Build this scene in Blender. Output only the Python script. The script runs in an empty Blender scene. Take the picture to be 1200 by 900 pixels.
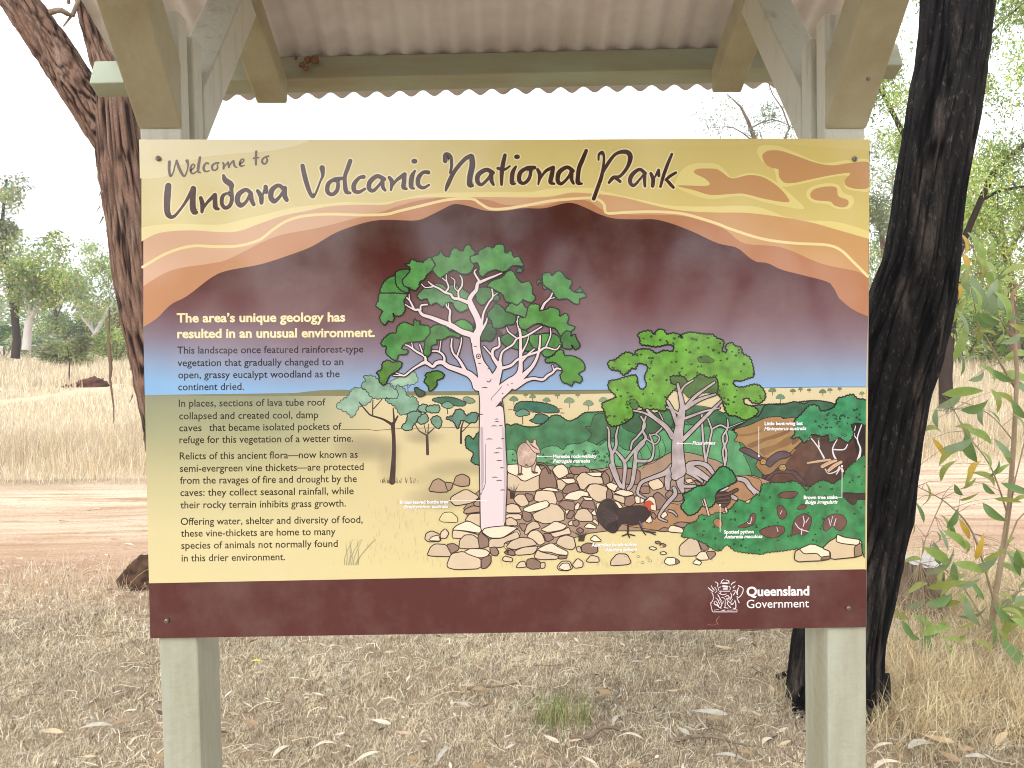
import bpy, bmesh, math, random
import numpy as np
from mathutils import Vector, Matrix, noise
random.seed(7); rng = np.random.default_rng(11)
D = bpy.data; S = bpy.context.scene; COL = S.collection
# ---------------- camera ----------------
W_B, H_B = 1.47, 1.47/1.466          # sign panel, metres
EYE = 1.55; YB = 1.611               # eye height; distance of the sign face
fwd = Vector((0.02492, 0.99914, -0.03301)).normalized()
upv = Vector((0.00772, 0.03283, 0.99943)); rgt = fwd.cross(upv).normalized(); upv = rgt.cross(fwd)
F = 930.0
cd = D.cameras.new('camera'); cam = D.objects.new('camera', cd); COL.objects.link(cam)
cd.sensor_width = 36; cd.lens = F*36/1200; cd.clip_start = .05; cd.clip_end = 2000
cam.matrix_world = Matrix.Translation((0,0,EYE)) @ Matrix((rgt, upv, -fwd)).transposed().to_4x4()
S.camera = cam
S.render.resolution_x, S.render.resolution_y = 1024, 768
S.render.engine = 'CYCLES'; S.cycles.pixel_filter_type = 'BLACKMAN_HARRIS'; S.cycles.filter_width = 1.05
def P(px, py, Y):
    d = fwd + rgt*((px-600)/F) - upv*((py-450)/F)
    return Vector((0,0,EYE)) + d*(Y/d.y)
# ---------------- overcast sky, soft sun ----------------
w = D.worlds.new('World'); S.world = w; w.use_nodes = True
nt = w.node_tree; nt.nodes.clear()
SUN_EL, SUN_AZ = math.radians(27), math.radians(205)      # behind and left of the viewer, low enough to reach under the roof
sky = nt.nodes.new('ShaderNodeTexSky'); sky.sky_type = 'NISHITA'; sky.sun_disc = False
sky.sun_elevation = SUN_EL; sky.sun_rotation = SUN_AZ
b1 = nt.nodes.new('ShaderNodeBackground'); b1.inputs[1].default_value = .06; nt.links.new(sky.outputs[0], b1.inputs[0])
b2 = nt.nodes.new('ShaderNodeBackground'); b2.inputs[0].default_value = (.965,.98,1.0,1); b2.inputs[1].default_value = 1.58   # cloud layer
ad = nt.nodes.new('ShaderNodeAddShader'); wo = nt.nodes.new('ShaderNodeOutputWorld')
nt.links.new(b1.outputs[0], ad.inputs[0]); nt.links.new(b2.outputs[0], ad.inputs[1]); nt.links.new(ad.outputs[0], wo.inputs[0])
sl = D.lights.new('sun','SUN'); sl.energy = 2.0; sl.angle = math.radians(25); sl.color = (1,.98,.955)
so = D.objects.new('sun', sl); COL.objects.link(so)
sd = Vector((math.sin(SUN_AZ)*math.cos(SUN_EL), math.cos(SUN_AZ)*math.cos(SUN_EL), math.sin(SUN_EL)))
so.rotation_euler = sd.to_track_quat('Z','Y').to_euler()
S.view_settings.view_transform = 'Standard'; S.view_settings.look = 'None'; S.view_settings.exposure = 0.12; S.view_settings.gamma = 1
# ---------------- helpers ----------------
def lin(c): return tuple(((x/255+.055)/1.055)**2.4 if x > 10 else x/255/12.92 for x in c)
def tag(o, label=None, cat=None, group=None, kind=None):
    for k, v in (('label',label),('category',cat),('group',group),('kind',kind)):
        if v: o[k] = v
    return o
def link(name, me, parent=None):
    o = D.objects.new(name, me); COL.objects.link(o)
    if parent: o.parent = parent
    return o
def empty(name, loc, label, cat, group=None):
    o = D.objects.new(name, None); COL.objects.link(o); o.location = loc; o.empty_display_size = .1
    return tag(o, label, cat, group)
def mesh(name, v, f, m, smooth=False):
    me = D.meshes.new(name); me.from_pydata([tuple(p) for p in v], [], f); me.materials.append(m)
    if smooth: me.polygons.foreach_set('use_smooth', [True]*len(me.polygons))
    me.update(); return me
def npmesh(name, V, quads, tris, m, colors=None, smooth=False):
    """fast mesh from numpy arrays"""
    me = D.meshes.new(name); V = np.ascontiguousarray(V, np.float32)
    nq = 0 if quads is None else len(quads); ntr = 0 if tris is None else len(tris)
    me.vertices.add(len(V)); me.vertices.foreach_set('co', V.ravel())
    idx = np.concatenate([a.ravel() for a in ([quads] if nq else [])+([tris] if ntr else [])]).astype(np.int32)
    st = np.concatenate([np.arange(nq)*4, nq*4+np.arange(ntr)*3]).astype(np.int32)
    me.loops.add(len(idx)); me.loops.foreach_set('vertex_index', idx)
    me.polygons.add(nq+ntr); me.polygons.foreach_set('loop_start', st)
    if smooth: me.polygons.foreach_set('use_smooth', np.ones(nq+ntr, bool))
    me.update(calc_edges=True)
    if colors is not None:
        a = me.color_attributes.new('tint','FLOAT_COLOR','POINT')
        c = np.ones((len(V),4), np.float32); c[:,:colors.shape[1]] = colors; a.data.foreach_set('color', c.ravel())
    me.materials.append(m); return me
def merge(parts):
    """join (V,quads,tris,cols) tuples"""
    Vs=[];Q=[];T=[];C=[];o=0
    for V,q,t,c in parts:
        Vs.append(V); C.append(c)
        if q is not None and len(q): Q.append(q+o)
        if t is not None and len(t): T.append(t+o)
        o += len(V)
    return np.concatenate(Vs), (np.concatenate(Q) if Q else None), (np.concatenate(T) if T else None), np.concatenate(C)
def N(nt, typ, **k):
    n = nt.nodes.new('ShaderNode'+typ)
    for a, b in k.items():
        if a.startswith('i_'): n.inputs[a[2:].replace('_',' ')].default_value = b
        else: setattr(n, a, b)
    return n
def mat(name, base=(.5,.5,.5), rough=.8, spec=.3, var=None, scale=(8,8,8), amount=.5, bump=0, bscale=40, detail=6, attr=False, trans=0, ramp=(.35,.65), metallic=0, disto=0):
    """principled material: base <-> var by noise, bump, optional vertex tint, optional translucency"""
    m = D.materials.new(name); m.use_nodes = True; nt = m.node_tree; L = nt.links.new
    p = nt.nodes['Principled BSDF']; p.inputs['Roughness'].default_value = rough; p.inputs['Specular IOR Level'].default_value = spec
    p.inputs['Metallic'].default_value = metallic
    tc = N(nt,'TexCoord'); mp = N(nt,'Mapping'); mp.inputs['Scale'].default_value = scale; L(tc.outputs['Object'], mp.inputs[0])
    no = N(nt,'TexNoise'); no.inputs['Scale'].default_value = 1; no.inputs['Detail'].default_value = detail; no.inputs['Roughness'].default_value = .62; no.inputs['Distortion'].default_value = disto; L(mp.outputs[0], no.inputs['Vector'])
    out = None
    if attr:
        a = N(nt,'Attribute', attribute_name='tint'); src = a.outputs['Color']
    else:
        a = N(nt,'RGB'); a.outputs[0].default_value = (*base,1); src = a.outputs[0]
    if var:
        mr = N(nt,'MapRange'); mr.inputs[1].default_value = ramp[0]; mr.inputs[2].default_value = ramp[1]; mr.inputs[4].default_value = amount; L(no.outputs['Fac'], mr.inputs[0])
        mx = N(nt,'Mix', data_type='RGBA'); L(mr.outputs[0], mx.inputs[0]); L(src, mx.inputs[6]); mx.inputs[7].default_value = (*var,1); src = mx.outputs[2]
    L(src, p.inputs['Base Color'])
    if bump:
        n2 = N(nt,'TexNoise'); n2.inputs['Scale'].default_value = bscale; n2.inputs['Detail'].default_value = 8; L(tc.outputs['Object'], n2.inputs['Vector'])
        bp = N(nt,'Bump'); bp.inputs['Strength'].default_value = bump; bp.inputs['Distance'].default_value = .01; L(n2.outputs['Fac'], bp.inputs['Height']); L(bp.outputs[0], p.inputs['Normal'])
    if trans:
        t = N(nt,'BsdfTranslucent'); L(src, t.inputs[0]); ms = N(nt,'MixShader'); ms.inputs[0].default_value = trans
        o = nt.nodes['Material Output']; L(p.outputs[0], ms.inputs[1]); L(t.outputs[0], ms.inputs[2]); L(ms.outputs[0], o.inputs[0])
    return m
def gz(x, y):
    """ground height: a slight rise away from the sign, low bumps"""
    x = np.asarray(x, float); y = np.asarray(y, float)
    z = .028*np.clip(y, -30, 140)
    near = np.exp(-((y-3.2)/3.5)**2)
    z = z + .012*np.sin(x*2.3+y*1.1)*near + .01*np.sin(x*5.1-y*3.7)*near
    road = np.exp(-((y-(7.0+.05*x))/2.0)**4)                       # road bed lies a little lower, with wheel ruts
    z = z - .05*road - .025*np.exp(-((y-(5.9+.05*x))/.25)**2) - .025*np.exp(-((y-(7.6+.05*x))/.3)**2)
    return z + .05*np.sin(x*.31+1)*np.sin(y*.23)*np.clip((y-9)/10,0,1)
def G(px, py, lift=0.0):
    """ground point seen at this place of the photograph"""
    Y = 2.0
    for _ in range(60):
        p = P(px, py, Y); d = p.z - float(gz(p.x, p.y)) - lift
        dz = (P(px,py,Y+.01).z-p.z)/.01 - .028
        Y = min(max(Y - d/dz*.8, 1.5), 200)
    p = P(px, py, Y); p.z = float(gz(p.x, p.y)); return p
# ================= the welcome sign =================
m_panel = mat('sign_panel_aluminium', lin((205,200,190)), .4, .5)
m_print = D.materials.new('glossy_printed_film'); m_print.use_nodes = True
def _mk():
    nt = m_print.node_tree; L = nt.links.new; p = nt.nodes['Principled BSDF']
    p.inputs['Specular IOR Level'].default_value = .78
    a = N(nt,'Attribute', attribute_name='ink'); tc = N(nt,'TexCoord')
    n = N(nt,'TexNoise'); n.inputs['Scale'].default_value = 42; n.inputs['Detail'].default_value = 3; L(tc.outputs['Object'], n.inputs['Vector'])
    mr = N(nt,'MapRange'); mr.inputs[1].default_value=.3; mr.inputs[2].default_value=.7; mr.inputs[3].default_value=-.42; mr.inputs[4].default_value=.34; L(n.outputs['Fac'], mr.inputs[0])
    mu = N(nt,'Math', operation='MULTIPLY_ADD'); L(mr.outputs[0], mu.inputs[0]); L(a.outputs['Alpha'], mu.inputs[1]); mu.inputs[2].default_value = 1
    sc = N(nt,'VectorMath', operation='SCALE'); L(a.outputs['Color'], sc.inputs[0]); L(mu.outputs[0], sc.inputs['Scale'])
    # faint weathering: dust film and fine scuffs
    n2 = N(nt,'TexNoise'); n2.inputs['Scale'].default_value = 5; n2.inputs['Detail'].default_value = 9; n2.inputs['Roughness'].default_value=.7; L(tc.outputs['Object'], n2.inputs['Vector'])
    m2 = N(nt,'MapRange'); m2.inputs[1].default_value=.45; m2.inputs[2].default_value=.8; m2.inputs[4].default_value=.12; L(n2.outputs['Fac'], m2.inputs[0])
    mx = N(nt,'Mix', data_type='RGBA'); L(m2.outputs[0], mx.inputs[0]); L(sc.outputs[0], mx.inputs[6]); mx.inputs[7].default_value=(.55,.48,.40,1); L(mx.outputs[2], p.inputs['Base Color'])
    m3 = N(nt,'MapRange'); m3.inputs[3].default_value=.04; m3.inputs[4].default_value=.11; L(n2.outputs['Fac'], m3.inputs[0]); L(m3.outputs[0], p.inputs['Roughness'])
    n4 = N(nt,'TexNoise'); n4.inputs['Scale'].default_value = 7; n4.inputs['Detail'].default_value = 1; L(tc.outputs['Object'], n4.inputs['Vector'])
    bp = N(nt,'Bump'); bp.inputs['Strength'].default_value=.14; bp.inputs['Distance'].default_value=.004; L(n4.outputs['Fac'], bp.inputs['Height']); L(bp.outputs[0], p.inputs['Normal'])
_mk()
BL = P(176,748,YB); TL = P(163,163.5,YB)
sign = empty('welcome_sign', (0, YB, BL.z), 'large glossy illustrated park welcome board in yellow, orange and maroon between two posts', 'sign')
OX = Vector((0, YB, BL.z))
quad = [P(176,748,YB), P(1015,735,YB), P(1019.5,163.5,YB), P(163,163.5,YB)]
def bmesh_obj(name, bm, m, parent=None, bevel=0):
    me = D.meshes.new(name); bm.to_mesh(me); bm.free(); me.materials.append(m); o = link(name, me, parent)
    if bevel:
        b = o.modifiers.new('bevel','BEVEL'); b.width = bevel; b.segments = 2; b.limit_method = 'ANGLE'
    return o
v = [Vector((q.x, 0.0, q.z-OX.z)) for q in quad] + [Vector((q.x, 0.012, q.z-OX.z)) for q in quad]
link('panel', mesh('panel', v, [(0,1,2,3),(7,6,5,4),(0,4,5,1),(1,5,6,2),(2,6,7,3),(3,7,4,0)], m_panel), sign)

class Art:
    marg=0.0
    """flat print laid on the panel; every shape lies a few microns above the one before"""
    def __init__(s, name, start=0): s.name=name; s.v=[]; s.f=[]; s.c=[]; s.n=start
    def add(s, pts, faces, col, a=0.0):
        o=len(s.v); d=-(40e-6 + s.n*1.2e-6); s.n+=1; hc=hasattr(col[0],'__len__')
        for q in pts:
            p=P(min(q[0], 1019.4-4.5*(q[1]-163.5)/571.5-s.marg),q[1],YB); s.v.append((p.x, d, p.z-OX.z))
        for i,f in enumerate(faces):
            s.f.append([o+k for k in f])
            for k in f:
                cc=lin(col[k]) if hc else lin(col); g_=.2126*cc[0]+.7152*cc[1]+.0722*cc[2]; s.c.append((*[(q*.92+g_*.08)*.83 for q in cc], a))
    def build(s, label=None, kind=None):
        me=D.meshes.new(s.name); me.from_pydata(s.v,[],s.f); ca=me.color_attributes.new('ink','FLOAT_COLOR','CORNER')
        ca.data.foreach_set('color', np.array(s.c,np.float32).ravel()); me.materials.append(m_print)
        o=link(s.name, me, sign)
        if label: o['label']=label
        if kind: o['kind']=kind
        return o
    def ribbon(s, pts, col, grow=0, a=0.0, closed=False):
        """pts: (x,y,w); one strip with round ends, no overlaps"""
        P_=[]; 
        for q in pts:
            if not P_ or math.hypot(q[0]-P_[-1][0], q[1]-P_[-1][1])>.15: P_.append(q)
        n=len(P_); 
        if n<2: return
        Lr=[];Rr=[]
        for i,(x,y,w) in enumerate(P_):
            if closed: x0,y0=P_[i-1][:2]; x1,y1=P_[(i+1)%n][:2]
            else: x0,y0=P_[max(i-1,0)][:2]; x1,y1=P_[min(i+1,n-1)][:2]
            dx,dy=x1-x0,y1-y0; l=math.hypot(dx,dy) or 1; dx/=l; dy/=l; h=(w+grow)/2
            Lr.append((x+dy*h,y-dx*h)); Rr.append((x-dy*h,y+dx*h))
        if closed:
            s.add(Lr+Rr, [(i,(i+1)%n,n+(i+1)%n,n+i) for i in range(n)], col, a)
            return
        pts2=Lr+Rr; faces=[(i,i+1,n+i+1,n+i) for i in range(n-1)]
        for e in (0,n-1):
            x,y,w=P_[e]; h=(w+grow)/2; j=1 if e==0 else n-2; dx,dy=x-P_[j][0],y-P_[j][1]; l=math.hypot(dx,dy) or 1; dx/=l;dy/=l
            st=len(pts2); K=5; a0=math.atan2(dy,dx)-math.pi/2
            for k in range(1,K): an=a0+math.pi*k/K; pts2.append((x+math.cos(an)*h,y+math.sin(an)*h))
            # order: from side at angle a0 to side at a0+pi
            A,B=(n+e,e) if e==0 else (e,n+e)
            A,B=(A,B) if math.hypot(pts2[A][0]-(x+math.cos(a0)*h),pts2[A][1]-(y+math.sin(a0)*h))<h*.8+1e-6 else (B,A)
            faces.append([A]+list(range(st,st+K-1))+[B])
        s.add(pts2, faces, col, a)
    def fill(s, pts, col, ow=0, oc=(38,30,32), a=0.0):
        s.add(pts, [list(range(len(pts)))], col, a)
        if ow: s.ribbon([(x,y,ow) for x,y in pts], oc, closed=True)
def spline(pts, step=2.0, closed=False):
    """Catmull-Rom through tuples of any length"""
    n=len(pts); out=[]
    rng_=range(n if closed else n-1)
    for i in rng_:
        g=lambda k: pts[k%n] if closed else pts[min(max(k,0),n-1)]
        p0,p1,p2,p3=g(i-1),g(i),g(i+1),g(i+2)
        d=math.hypot(p2[0]-p1[0],p2[1]-p1[1]); m=max(1,int(d/step))
        for k in range(m):
            t=k/m; out.append(tuple(.5*((2*b)+(c-a_)*t+(2*a_-5*b+4*c-e)*t*t+(3*b-a_-3*c+e)*t**3) for a_,b,c,e in zip(p0,p1,p2,p3)))
    if not closed: out.append(tuple(pts[-1]))
    return out
def nums(t): return [float(x) for x in t.replace(',',' ').split()]
def Z(o, t, k=2):
    """traced points: crop origin x, y and scale; k numbers per point"""
    a=nums(t); x0,y0,s=o; r=[]
    for i in range(0,len(a),k): r.append((x0+a[i]/s, y0+a[i+1]/s)+((a[i+2]/s,) if k==3 else ()))
    return r
PX=(0,0,1)
cT1=(180,165,7.5);cT2=(340,165,6.667);cT3=(510,165,6.667);cT4=(680,165,7.5);cB=(760,160,4.09)
cC=(430,280,8.571);cD=(560,280,8.571);cE=(430,370,8.571);cF=(560,370,8.571);cG=(390,430,6.428);cH=(540,460,6.428)
cI=(490,550,7.5);cJ=(590,540,6.925);cK=(700,380,9);cL=(790,380,9);cM=(690,460,9);cN=(760,470,6.921);cO=(690,540,6.925)
cP=(850,440,6.9235);cQ=(790,550,7.5);cR=(890,550,7.5);cS=(825,675,19.14);cU=(590,500,12.86)
def scallop(pts, per=3.4, amp=.9):
    """leafy outline"""
    pts=spline(pts,1.0,True); out=[]; acc=random.random()*per; A=0
    ar=sum(pts[i-1][0]*pts[i][1]-pts[i][0]*pts[i-1][1] for i in range(len(pts))); sg=1 if ar>0 else -1
    cur=per*random.uniform(.7,1.3)
    for i,(x,y) in enumerate(pts):
        x0,y0=pts[i-1]; x1,y1=pts[(i+1)%len(pts)]; dx,dy=x1-x0,y1-y0; l=math.hypot(dx,dy) or 1
        acc+=math.hypot(x-x0,y-y0)
        if acc>cur: acc-=cur; cur=per*random.uniform(.7,1.4)
        h=1.45*amp*(abs(math.sin(math.pi*min(acc/cur,1)))**.6-.5)
        out.append((x+sg*dy/l*h, y-sg*dx/l*h))
    return out
# ---- background: sky glow, plain, footer ----
def mixc(a,b,t): t=min(max(t,0),1); return tuple(x+(y-x)*t for x,y in zip(a,b))
def grad(stops, t):
    for (t0,c0),(t1,c1) in zip(stops,stops[1:]):
        if t<=t1: return mixc(c0,c1,(t-t0)/(t1-t0))
    return stops[-1][1]
def hzn(x): return 463-(x-170)*9.5/846
SKYG=[(160,(76,22,22)),(270,(78,24,24)),(325,(94,38,40)),(370,(120,78,84)),(410,(142,126,146)),(440,(146,168,204)),(463,(136,188,238))]
def bg(x,y):
    h=hzn(x)
    if y<h:
        t=y+(x-600)*.012
        if x<340: t+=(340-x)*.13*min(1,max(0,(y-290)/80))
        return grad(SKYG, min(t,463))
    sandy=grad([(455,(226,210,166)),(500,(222,204,156)),(560,(224,206,150)),(680,(232,214,152))], y)
    olive=grad([(455,(140,148,118)),(500,(168,168,128)),(560,(206,196,146)),(620,(228,213,158)),(680,(232,216,158))], y)
    c=mixc(olive,sandy,(x-330)/120)
    # printed tree shadows on the plain
    for (sx,sy,rx,ry,k) in ((430,525,38,16,.55),(496,512,22,9,.5),(455,540,14,22,.4),(540,548,40,10,.45),(520,583,42,14,.45),(505,560,30,12,.25)):
        d=((x-sx)/rx)**2+((y-sy)/ry)**2
        if d<1.4: c=mixc(c,(140,128,100),k*(1-d/1.4))
    return c
bgp=Art('background_print')
def gridbg(x0,x1,ya,yb,nx,ny,fn):
    """ya(x), yb(x) give the upper and lower edge"""
    pts=[];cols=[]
    for j in range(ny+1):
        for i in range(nx+1):
            t=i/nx; u=j/ny; xl=163+13*((ya(163)*(1-u)+yb(163)*u)-163.5)/584.5; xr=1019.5-4.5*((ya(1019)*(1-u)+yb(1019)*u)-163.5)/571.5
            x=xl+(xr-xl)*t; y=ya(x)+(yb(x)-ya(x))*u; y=min(y, 748-13*(x-176)/839) ; pts.append((x,y)); cols.append(fn(x,y))
    bgp.add(pts, [(j*(nx+1)+i,j*(nx+1)+i+1,(j+1)*(nx+1)+i+1,(j+1)*(nx+1)+i) for j in range(ny) for i in range(nx)], cols)
foot=lambda x: 683.5-(x-174)*16.5/840
gridbg(0,0,lambda x:163.5,lambda x:hzn(x)-.01,90,60,bg)
bgp.n-=1
gridbg(0,0,lambda x:hzn(x)+.01,foot,110,60,lambda x,y:bg(x,max(y,hzn(x)+.1)))
bgp.n-=1
gridbg(0,0,lambda x:foot(x)+.01,lambda x:748-13*(x-176)/839,20,6,lambda x,y:(90,36,38))
def band(top, bot, cl, cr, n=0):
    """filled band between two curves, colour running left to right"""
    a=spline(top,4); b=spline(bot,4); xs=np.linspace(max(a[0][0],b[0][0]),min(a[-1][0],b[-1][0]),170)
    ya=np.interp(xs,[p[0] for p in a],[p[1] for p in a]); yb=np.interp(xs,[p[0] for p in b],[p[1] for p in b]); n=len(xs)
    bgp.add([(x,y) for x,y in zip(xs,ya)]+[(x,y) for x,y in zip(xs,yb)], [(i,i+1,n+i+1,n+i) for i in range(n-1)], [mixc(cl,cr,(x-163)/856) for x in xs]*2)
edge=lambda y: 163+13*(y-163.5)/584.5
c1=Z(PX,"165.8 283 187 273 221 270 259 272 280 271 299 264 331 253 360 247 385 242 415 240 451 240 467 235.5 490 232 520 231 570 231 637 231 667 226 680 226 707 228 733 232 760 239 787 245 813 248 841 249 882 250 943 259 980 269 1018.6 280")
c0=Z(PX,"165.4 267 180 264 207 262 233 263 260 263 281 258 307 252 340 244 370 240 400 237 451 237 490 229 520 226 585 225 622 225 645 221 690 220 707 224 760 236 787 241 840 242 858 241 890 243 931 257 980 260 1018.7 271")
c2=Z(PX,"168 383 184 373 200 357 219 347 248 325 267 317 304 310 336 300 365 289 395 272 427 261 448 257.6 467 258 490 258 505 252 520 244.5 532 239 547 241 570 247 592 247 612 244 637 244 660 238.5 672 238 690 245 700 250 720 256 747 257 767 257 787 262 813 272 841 285 863 290 877 301 887 307 899 308 916 316 943 323 973 332 982 348 1000 363 1018 371")
c3=Z(PX,"167 336 200 317 245 309 267 304 307 284 331 275 373 267 416 256 445 249 467 241.5 490 235 520 232 570 234 592 240 637 241 667 232 690 236 707 246 733 251 787 252 813 256 848 268 872 285 916 290 963 309 1004 318 1018.3 326")
top=[(163,163.5),(400,163.5),(800,163.5),(1019.5,163.5)]
band(top,c1,(232,217,156),(226,203,112))
bgp.fill(spline(Z(PX,"163 163.5 366 163.5"),30)+spline(Z(PX,"366 163.5 354 168 341 172 313 177 273 180 239 184 215 192 197 205 180 209 164 209"),3), (241,229,178))
bgp.fill(spline(Z(PX,"640 163.5 1019.5 163.5 1019.5 178"),40)+spline(Z(PX,"1019 176 960 172 900 168 820 172 740 170 640 165"),5),(230,209,124))
band(c0,c1,(247,231,170),(243,222,132))
band(c1,c2,(228,182,152),(216,162,98))
band(c3,c2,(208,148,106),(192,124,80))
for halo,inner in (("130 215 160 160 220 130 320 130 370 165 400 195 480 175 560 190 620 225 690 285 745 345 650 335 560 315 440 285 300 300 200 275 130 240","140 235 285 235 275 205 220 175 235 155 320 155 350 170 400 200 480 185 550 195 620 240 665 290 668 315 560 300 460 275 400 275 300 280 220 258"),
  ("520 70 545 42 620 45 700 75 830 125 960 112 1060 118 1060 255 1000 260 950 250 935 220 955 190 900 190 780 215 660 240 620 225 600 155 545 120","545 90 575 68 630 68 700 90 800 125 880 138 960 128 1059 128 1059 235 1010 252 950 238 940 210 965 175 880 185 780 205 700 222 650 220 625 190 622 158 590 150 560 130"),
  ("755 280 775 245 840 225 905 230 935 270 975 285 985 315 960 345 900 345 860 325 790 315","775 285 790 255 850 240 900 245 910 285 955 305 955 330 930 340 890 330 870 312 800 305")):
    bgp.fill([(min(x,1018.9),y) for x,y in spline(Z(cB,halo),2,True)],(241,224,138)); bgp.fill([(min(x,1018.8),y) for x,y in spline(Z(cB,inner),2,True)],(210,156,100))
bgp.ribbon(spline([(x,y,3.2) for x,y in Z(PX,"167 313 195 297 224 288.5 253 289 280 288 304 281 320 269 336 259 357 253 387 251 427 252 453 251 467 247.5 490 242 525 234 552 233 562 238 574 244.5 592 244.5 615 241 645 235.5 672 233 693 232 703 235 708 240 709 247 713 250 733 249 760 248 787 249 807 252 840 262 858 269 894 280 931 285 968 287 985 293 1000 307 1017 324")],2),(250,228,160))
bgp.fill(Z(PX,"170.8 463 346 460.5 373 457.5 400 456.5 410 457 412 460 430 459 564 458 564 463 430 464 300 464"),(128,128,92))
bgp.fill(Z(PX,"590 458 720 457 720 461 640 462.5 590 462"),(132,128,84))
bgp.ribbon([(x,y,.7) for x,y in Z(PX,"400 503.5 430 503 440 504.5 470 502 564 500.5")],(90,78,60))
bgp.ribbon([(x,y,.7) for x,y in Z(PX,"590 458 720 457 900 454.5 960 453.5 1016.5 453.5")],(60,75,100))
bgp.fill(Z(PX,"1017.6 371 1019 371 1016.2 455 1015 668 1013.6 668 1014.6 455"),(214,190,130))     # pale turned edge of the film
bgp.build()
# ---- lettering ----
let=Art('title_lettering',40)
UND="""130 395 55 122 480 60 118 590 55 130 650 50 165 670 32 210 635 24 280 540 26 345 430 44|350 420 50 345 500 50 345 590 55 362 628 50 378 628 30|415 502 34 430 560 42 425 625 28|425 620 16 470 545 26 540 475 38|542 480 36 540 530 42 545 585 42 570 600 26|615 305 26 630 345 48 680 385 52 684 430 36 688 520 36 665 575 34 625 588 34 600 550 34 606 490 34 640 464 24 676 470 18|850 455 36 810 430 34 750 470 46 737 530 46 765 568 42 810 540 28 850 470 30|855 465 40 862 520 40 880 560 34|915 440 32 945 490 44 948 545 36|950 500 14 978 430 28|985 405 40 990 450 38|1140 420 38 1095 392 34 1040 435 46 1032 500 46 1062 533 38 1110 490 28 1150 430 30|1155 415 38 1152 480 44 1170 520 38"""
VOL="""97 195 34 115 280 38 145 380 34 175 438 24 200 410 18 235 320 16 255 270 26 250 212 44|405 293 28 350 300 26 300 335 34 292 395 34 325 420 30 365 390 32 374 330 28 352 302 18|470 157 34 450 215 34 428 280 30 430 350 34 440 398 36 470 408 20|575 282 32 540 290 28 500 340 36 502 390 34 540 400 28 585 375 20|735 300 34 680 277 34 625 320 38 617 372 34 650 390 28 700 340 22 725 300 20|722 300 32 725 360 30 742 386 24|775 287 28 795 320 34 788 385 18|790 370 12 830 310 24 895 262 34|893 265 34 890 320 36 885 362 34 908 376 22|975 235 18 952 280 38 945 355 36 968 373 18|966 160 38 976 160 38|1080 247 32 1040 247 28 1003 290 36 1002 345 34 1040 368 26 1085 345 18"""
NAT="""78 158 36 85 112 44 120 125 30 128 190 24 118 250 22|82 390 16 100 340 34 150 240 32 230 145 32 280 120 40|285 125 42 290 190 46 272 280 44 270 343 42 292 350 24|450 250 34 400 227 34 340 262 38 330 315 36 360 343 26 410 300 24 440 255 24|438 250 34 440 310 32 455 343 22|545 112 28 530 180 34 520 250 34 518 343 22|490 215 26 540 225 22 585 197 14|630 202 20 605 250 34 600 328 34 625 335 16|634 125 36 644 125 36|775 210 32 720 212 28 665 250 34 657 310 34 690 333 26 730 300 28 746 240 26 722 214 18|800 225 26 818 270 32 805 340 14|808 320 12 860 240 24 922 208 30|922 210 30 910 270 36 900 323 32 930 336 18|1075 235 32 1030 207 30 970 245 36 957 310 34 985 336 26 1035 290 22 1063 240 22|1065 240 34 1065 300 30 1080 333 22|1180 77 28 1150 150 34 1125 210 34 1115 280 34 1115 328 34 1145 335 18"""
PAR="""160 168 18 165 120 22 195 100 24 208 150 22 200 240 26 185 320 34 150 420 34 118 510 34|185 310 18 230 220 32 310 118 28 400 97 40 440 140 44 415 230 32 350 310 28 290 325 34 252 368 24|300 318 30 350 358 28|570 287 34 520 252 30 455 300 38 437 360 36 470 393 28 530 330 20 562 290 20|565 290 32 565 350 30 568 400 24|620 287 28 640 340 36 635 398 32|645 340 12 680 272 24|688 258 28 690 308 26|805 117 24 770 200 30 730 310 30 705 403 24|840 280 24 790 310 28 750 345 22|755 340 24 790 380 30 818 410 26"""
WEL="""140 185 26 137 250 24 148 310 20 170 285 12 190 215 12 203 175 16|203 175 20 225 240 26 265 310 20 290 280 12 303 215 16 295 178 32|325 262 11 352 240 12 361 215 13 345 207 15 327 235 20 330 278 20 350 288 15 380 268 10|408 147 22 395 220 24 392 270 22 412 280 12|480 200 20 460 197 15 441 230 22 446 262 20 470 270 13 490 262 10|572 195 17 545 197 15 517 218 20 517 250 18 540 260 15 562 240 16 560 212 12|610 192 14 618 215 20 614 245 18|614 243 9 640 205 12 655 190 18|656 192 20 662 232 20|662 228 9 690 185 14|702 178 20 712 220 20 732 236 12|752 207 10 785 187 12 794 166 13 775 162 13 760 190 20 766 222 18 800 215 8|903 94 20 900 150 22 900 210 18|878 155 15 925 148 12|1012 135 14 985 142 14 957 165 18 957 193 18 980 203 16 1000 175 17 992 148 12"""
strokes=[(c,s,sc) for c,txt,sc in ((cT1,UND,1),(cT2,VOL,1),(cT3,NAT,1),(cT4,PAR,1)) for s in txt.split('|')]
hs=[spline(Z(c,s,3),.8) for c,s,sc in strokes]
for h in hs: let.ribbon(h,(250,236,184),grow=3.0)
for h in hs:
    for i in range(0,len(h)-1,7): let.ribbon(h[i:i+8],(70,28,32))
for s in WEL.split('|'): let.ribbon(spline(Z(cT1,s,3),.8),(98,72,64))
let.build()
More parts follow.
